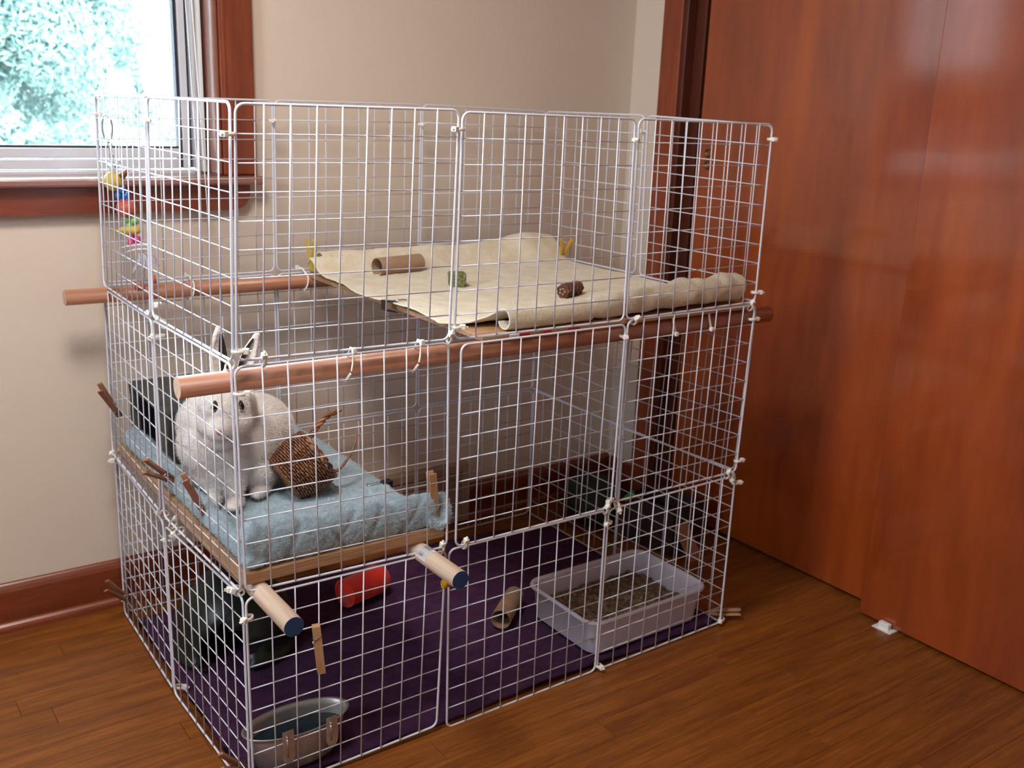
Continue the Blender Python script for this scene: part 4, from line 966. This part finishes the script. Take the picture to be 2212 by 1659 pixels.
# steel bowl hung on the front grid
bw = thing('steel_bowl', 'steel water bowl clipped inside the lower left front grid', 'bowl', (0.100, 0.082, 0.012))
bc2 = Vector((0.1010, 0.0530, 0.0)); BM_ = Matrix(((1.25, 0, 0), (0, 0.60, 0), (0, 0, 1))); bm = bmesh.new()
lathe(bm, [(0.001, .016), (.052, .016), (.056, .020), (.0680, .074), (.0705, .0835), (.0745, .0860), (.0760, .0845), (.0750, .0825), (.0715, .0805), (.0690, .073), (.0575, .0185), (.053, .0135), (0.001, .0135)], bc2, 48, BM_)
part('bowl', bm, M_zinc, bw, smooth=True)
bm = bmesh.new(); lathe(bm, [(0.001, .0600), (.0640, .0600)], bc2, 40, BM_); part('water', bm, M_water, bw, smooth=True)
for x0, x1, z0, z1 in ((0.0505, 0.0705, 0.050, 0.110), (0.1270, 0.1470, 0.054, 0.109)):
    bm = bmesh.new(); xm = (x0 + x1) / 2
    pr_ = [(xm - .0095, z1 - .001), (xm + .0095, z1), (xm + .0110, z0 + .010), (xm + .007, z0), (xm - .005, z0), (xm - .0095, z0 + .009)]
    a = [bm.verts.new((p[0], -0.0072, p[1])) for p in pr_]; b = [bm.verts.new((p[0], -0.0060, p[1])) for p in pr_]
    for i in range(6): bm.faces.new((a[i], b[i], b[(i + 1) % 6], a[(i + 1) % 6]))
    bm.faces.new(list(reversed(a))); bm.faces.new(b); bmesh.ops.recalc_face_normals(bm, faces=bm.faces[:])
    cp = part('clip_plate', bm, M_zinc, bw)
    bm = bmesh.new(); tube(bm, [(xm - .002, -.0082, z1 - .012), (xm - .002, -.0082, z0 + .012)], .0016, 6); ball(bm, (xm - .002, -.0085, z1 - .012), (.0026, .002, .0035), 1)
    r_ = part('rivet', bm, M_steel, bw, smooth=True); r_.parent = cp
    bm = bmesh.new(); tube(bm, [(xm, -.006, .079), (xm, .002, .080), (xm, .0095, .0815)], .0022, 6); part('bolt', bm, M_steel, bw, smooth=True)

# ---------------------------------------------------------------- clothes pegs
def peg(name, mouth, handle, spread, label, wood_m, gap=0.017, tips=None, wide=0.0095, group=None, ln=None):
    """mouth: where it bites, handle: mid point between the two ends one squeezes"""
    M0, H0 = Vector(mouth), Vector(handle); z = (H0 - M0); L = ln or z.length; z.normalize()
    x = Vector(spread); x = (x - z * x.dot(z)).normalized(); y = z.cross(x)
    t = thing(name, label, 'clothespin', M0, group); T = Matrix((x, y, z)).transposed().to_4x4(); T.translation = M0
    for s_ in (-1, 1):
        bm = bmesh.new()
        pr_ = [(0.0004, 0.0), (0.0052, 0.004), (0.0068, L * .25), (0.0078, L * .45), (gap / 2 + .0050, L), (gap / 2 + .0010, L), (gap / 2 - .0005, L * .92), (0.0022, L * .42), (0.0012, L * .36), (0.0022, L * .30), (0.0008, L * .22), (0.0004, L * .1)]
        a = [bm.verts.new((s_ * p[0], -wide / 2, p[1])) for p in pr_]; b = [bm.verts.new((s_ * p[0], wide / 2, p[1])) for p in pr_]
        for i in range(len(pr_)): bm.faces.new((a[i], b[i], b[(i + 1) % 12], a[(i + 1) % 12]))
        bm.faces.new(a); bm.faces.new(list(reversed(b))); bmesh.ops.recalc_face_normals(bm, faces=bm.faces[:])
        bmesh.ops.transform(bm, matrix=T, verts=bm.verts); part('prong', bm, wood_m, t)
    bm = bmesh.new(); pts = [(0.0033 * math.cos(k * .8), -wide / 2 - .0015 + (wide + .003) * k / 40, L * .365 + 0.0033 * math.sin(k * .8)) for k in range(41)]
    tube(bm, pts, 0.0008, 5)
    for s_ in (-1, 1):
        tube(bm, [(s_ * .002, s_ * wide / 2, L * .365), (s_ * .0078, s_ * wide / 2, L * .30), (s_ * .0080, 0, L * .235), (s_ * .0080, -s_ * wide * .45, L * .235)], 0.0008, 5)
    bmesh.ops.transform(bm, matrix=T, verts=bm.verts); part('spring', bm, M_steel, t, smooth=True)
    return t
peg('clothespin', (0.012, 0.362, 0.424), (-0.0420, 0.330, 0.470), (0, .35, 1), 'weathered clothespin pinning the left edge of the blue fleece, farther from the corner', M_pinred, ln=.085)
peg('clothespin', (0.014, 0.205, 0.414), (-0.0210, 0.199, 0.492), (.1, 1, .4), 'weathered clothespin pinning the left edge of the blue fleece, nearer the corner', M_pinred, ln=.085)
peg('clothespin', (0.008, 0.688, 0.454), (-0.0330, 0.664, 0.527), (.1, .8, .6), 'weathered clothespin on the rear left edge above the lower shelf by the wall', M_pinred)
peg('clothespin', (0.012, 0.700, 0.030), (-0.0460, 0.679, 0.096), (.3, .8, .6), 'wooden clothespin on the bottom storey at the rear left corner', M_pinred)
peg('clothespin', (0.018, 0.060, 0.012), (-0.0380, 0.030, 0.070), (.3, .8, .5), 'wooden clothespin at the foot of the front left corner post', M_pinred)
peg('clothespin', (0.1105, -0.0085, 0.288), (0.1175, -0.0115, 0.201), (.30, 1, 0), 'wooden clothespin hanging flat on the front grid below the lower shelf', M_pin, gap=.004, wide=.0125)
peg('clothespin', (0.3450, 0.0170, 0.406), (0.3380, 0.0220, 0.490), (-.2, -1, 0), 'pale wooden clothespin standing in the folded corner of the blue fleece', M_pin, gap=.010, wide=.0125)
peg('clothespin', (1.0700, 0.0320, 0.018), (1.1180, -0.0050, 0.022), (0, .3, 1), 'pale wooden clothespin lying under the right front corner of the cage', M_pin, gap=.005, ln=.072)
peg('clothespin', (1.0600, 0.6100, 0.722), (1.0600, 0.5880, 0.776), (.9, -.3, 0), 'small yellow clothespin on the rear right of the tan fleece', M_yellow, gap=.022, ln=.062)
peg('clothespin', (0.4320, 0.6900, 0.722), (0.4340, 0.7000, 0.790), (1, 0, 0), 'tan clothespin at the rear left corner of the tan fleece', M_ywood, gap=.012, ln=.070)
py = thing('clip', 'small yellow and orange clip on the front posts behind the barcoded dowel', 'clip', (0.358, -0.004, 0.296))
bm = bmesh.new(); tube(bm, [(0.345, -.0100, .2955), (0.349, -.0105, .2950)], 0.0078, 16); part('knob', bm, M_yellow, py, smooth=False)
bm = bmesh.new(); tube(bm, [(0.349, -.0105, .2950), (0.380, -.0110, .2900)], 0.0058, 12); part('stem', bm, M_orange, py)

# ---------------------------------------------------------------- hanging bird toy
bt = thing('hanging_toy', 'colourful beaded hanging toy clipped inside the rear left grid', 'toy', (0.030, 0.690, 0.80))
def ip(k): return Vector(k)
def bead(name, m, c, r, mtx=None, sub=3):
    bm = bmesh.new(); ball(bm, c, r, sub, mtx); return part(name, bm, m, bt, smooth=True)
bm = bmesh.new(); c = Vector((0.024, 0.700, 1.020))
tube(bm, [c + RX * .0095 * math.cos(a) * 1.0 + RZ * .024 * math.sin(a) for a in [k * math.pi / 12 for k in range(24)]], 0.0019, 6, closed=True)
ball(bm, c - RZ * .024 + RX * .001, (.0042, .0042, .0042), 2); part('quick_link', bm, M_steel, bt, smooth=True)
bm = bmesh.new()
for k, (z, rx) in enumerate(((0.9885, 0), (0.977, 1), (0.965, 0))):
    cc = Vector((0.0262 + .001 * k, 0.698, z)); dd = RX if rx == 0 else RA
    tube(bm, [cc + dd * .0035 * math.cos(a) + RZ * .0078 * math.sin(a) for a in [j * math.pi / 8 for j in range(16)]], 0.0011, 5, closed=True)
part('chain', bm, M_steel, bt, smooth=True)
bm = bmesh.new()
for k in range(3):
    an = k * 2.09 + .5; ball(bm, Vector((0.029, 0.696, 0.951)) + RX * .0085 * math.cos(an) + RZ * .0085 * math.sin(an), (.0080, .0070, .0080), 2)
part('clear_bead', bm, M_clear, bt, smooth=True)
bead('yellow_bead', M_ywood, (0.027, 0.695, 0.922), (0.0185, 0.0185, 0.0190))
bm = bmesh.new(); tube(bm, [(0.040, 0.684, 0.930), (0.052, 0.680, 0.944)], [0.007, 0.003], 8); part('wooden_peg', bm, M_wicker, bt, smooth=True)
bm = bmesh.new()
for k in range(3):
    an = k * 2.09 + 1.57; ball(bm, Vector((0.040, 0.686, 0.898)) + RX * .0085 * math.cos(an) + RZ * .0085 * math.sin(an), (.0078, .0066, .0078), 2)
part('blue_bead', bm, M_bluebead, bt, smooth=True)
bead('red_bead', M_redwood, (0.045, 0.684, 0.870), (0.0190, 0.0190, 0.0180))
bm = bmesh.new()
for k in range(3):
    an = k * 2.09 + .3; ball(bm, Vector((0.050, 0.680, 0.844)) + RX * .0085 * math.cos(an) + RZ * .0080 * math.sin(an), (.0078, .0066, .0078), 2)
part('green_bead', bm, M_greenbead, bt, smooth=True)
bm = bmesh.new(); tube(bm, [Vector((0.050, 0.678, 0.8290)) + RX * s_ + RZ * s_ * .06 for s_ in (-.034, -.022, -.010, .010, .018)], [.002, .0055, .0085, .0090, .0045], 12); part('yellow_peg', bm, M_ywood, bt, smooth=True)
bm = bmesh.new()
for k in range(3):
    an = k * 2.09 + 2; ball(bm, Vector((0.053, 0.677, 0.812)) + RX * .0080 * math.cos(an) + RZ * .0085 * math.sin(an), (.0075, .0062, .0075), 2)
part('pink_bead', bm, M_pinkbead, bt, smooth=True)
bm = bmesh.new()
for a_, b_, w_ in (((-.032, -.004), (.040, .004), .0065), ((-.024, -.014), (.030, -.004), .0055)):
    c0 = Vector((0.055, 0.676, 0.797)); tube(bm, [c0 + RX * (a_[0] + (b_[0] - a_[0]) * t_) + RZ * (a_[1] + (b_[1] - a_[1]) * t_ + .004 * math.sin(t_ * 3.1)) for t_ in (0, .25, .5, .75, 1)], [.001, w_, w_ * 1.1, w_, .002], 10, flat=.4)
part('leather_strip', bm, M_feather, bt, smooth=True)
bm = bmesh.new()
for a_, b_ in (((.004, -.008), (-.006, -.052)), ((.010, -.006), (.028, -.046)), ((.016, -.006), (.046, -.034)), ((.008, -.006), (.012, -.054))):
    c0 = Vector((0.057, 0.676, 0.794)); tube(bm, [c0 + RX * (a_[0] + (b_[0] - a_[0]) * t_ + .004 * math.sin(t_ * 5)) + RZ * (a_[1] + (b_[1] - a_[1]) * t_) for t_ in (0, .2, .4, .6, .8, 1)], [.002, .006, .0085, .008, .006, .003], 8, flat=.35)
part('tassel', bm, M_lilac, bt, smooth=True)
bm = bmesh.new()
for dx_, dz_ in ((-.006, -.066), (.006, -.066), (.030, -.052)):
    c0 = Vector((0.057, 0.675, 0.794)) + RX * dx_ + RZ * dz_; tube(bm, [c0, c0 - RZ * .016 + RX * .002], 0.0036, 8)
part('red_tip', bm, M_redwood, bt, smooth=True)

# ---------------------------------------------------------------- things on the floor between the cage and the closet
bg_ = thing('cloth_bag', 'dark green cloth bag slumped on the floor behind the cage beside the closet', 'bag', (1.215, 0.560, 0.0))
bm = bmesh.new()
for c, r in (((1.215, 0.610, 0.058), (.080, .090, .062)), ((1.195, 0.570, 0.048), (.060, .065, .050)), ((1.24, 0.65, .055), (.075, .07, .058))): ball(bm, c, r, 3)
for v in bm.verts: v.co += Vector((noise.noise(v.co * 26), noise.noise(v.co * 26 + Vector((5, 0, 0))), noise.noise(v.co * 26 + Vector((0, 7, 0))))) * .010; v.co.z = max(v.co.z, .001)
remeshed('cloth', bm, M_bag, bg_, 0.006, 2, 0.0, t=bg_)
bx = thing('cardboard_box', 'open brown cardboard box with shadow darkened into its colour on the floor behind the cage against the closet', 'box', (1.275, 0.395, 0.0))
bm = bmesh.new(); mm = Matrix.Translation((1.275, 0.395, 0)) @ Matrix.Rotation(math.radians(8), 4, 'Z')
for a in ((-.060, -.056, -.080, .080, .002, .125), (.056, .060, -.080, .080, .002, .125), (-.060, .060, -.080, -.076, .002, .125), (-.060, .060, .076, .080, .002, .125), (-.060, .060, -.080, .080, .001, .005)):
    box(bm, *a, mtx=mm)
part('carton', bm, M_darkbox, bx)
bm = bmesh.new(); box(bm, -.024, .024, -.0015, .0015, 0, .100, .001, mtx=Matrix.Translation((1.268, 0.262, .0005)) @ Matrix.Rotation(math.radians(8), 4, 'Z') @ Matrix.Rotation(math.radians(-10), 4, 'Y') @ Matrix.Rotation(math.radians(-27), 4, 'X'))
tag(obj('paper_bag', bm, M_brownpaper), 'reddish brown paper packet leaning on the dark box behind the cage', 'packet')
bm = bmesh.new()
gp = [(0, 0), (.012, .004), (.022, .016), (.019, .026), (.010, .020), (-.004, .008)]
a = [bm.verts.new(Vector((1.185, 0.445, 0.112)) + RX * p[0] + RZ * p[1]) for p in gp]; b = [bm.verts.new(v.co + RA * .006 + Vector((0, 0, .004))) for v in a]
for i in range(6): bm.faces.new((a[i], b[i], b[(i + 1) % 6], a[(i + 1) % 6]))
bm.faces.new(list(reversed(a))); bm.faces.new(b); bmesh.ops.recalc_face_normals(bm, faces=bm.faces[:])
tag(obj('plastic_leaf', bm, M_green), 'small bright green plastic leaf on the dark bag behind the cage', 'toy')
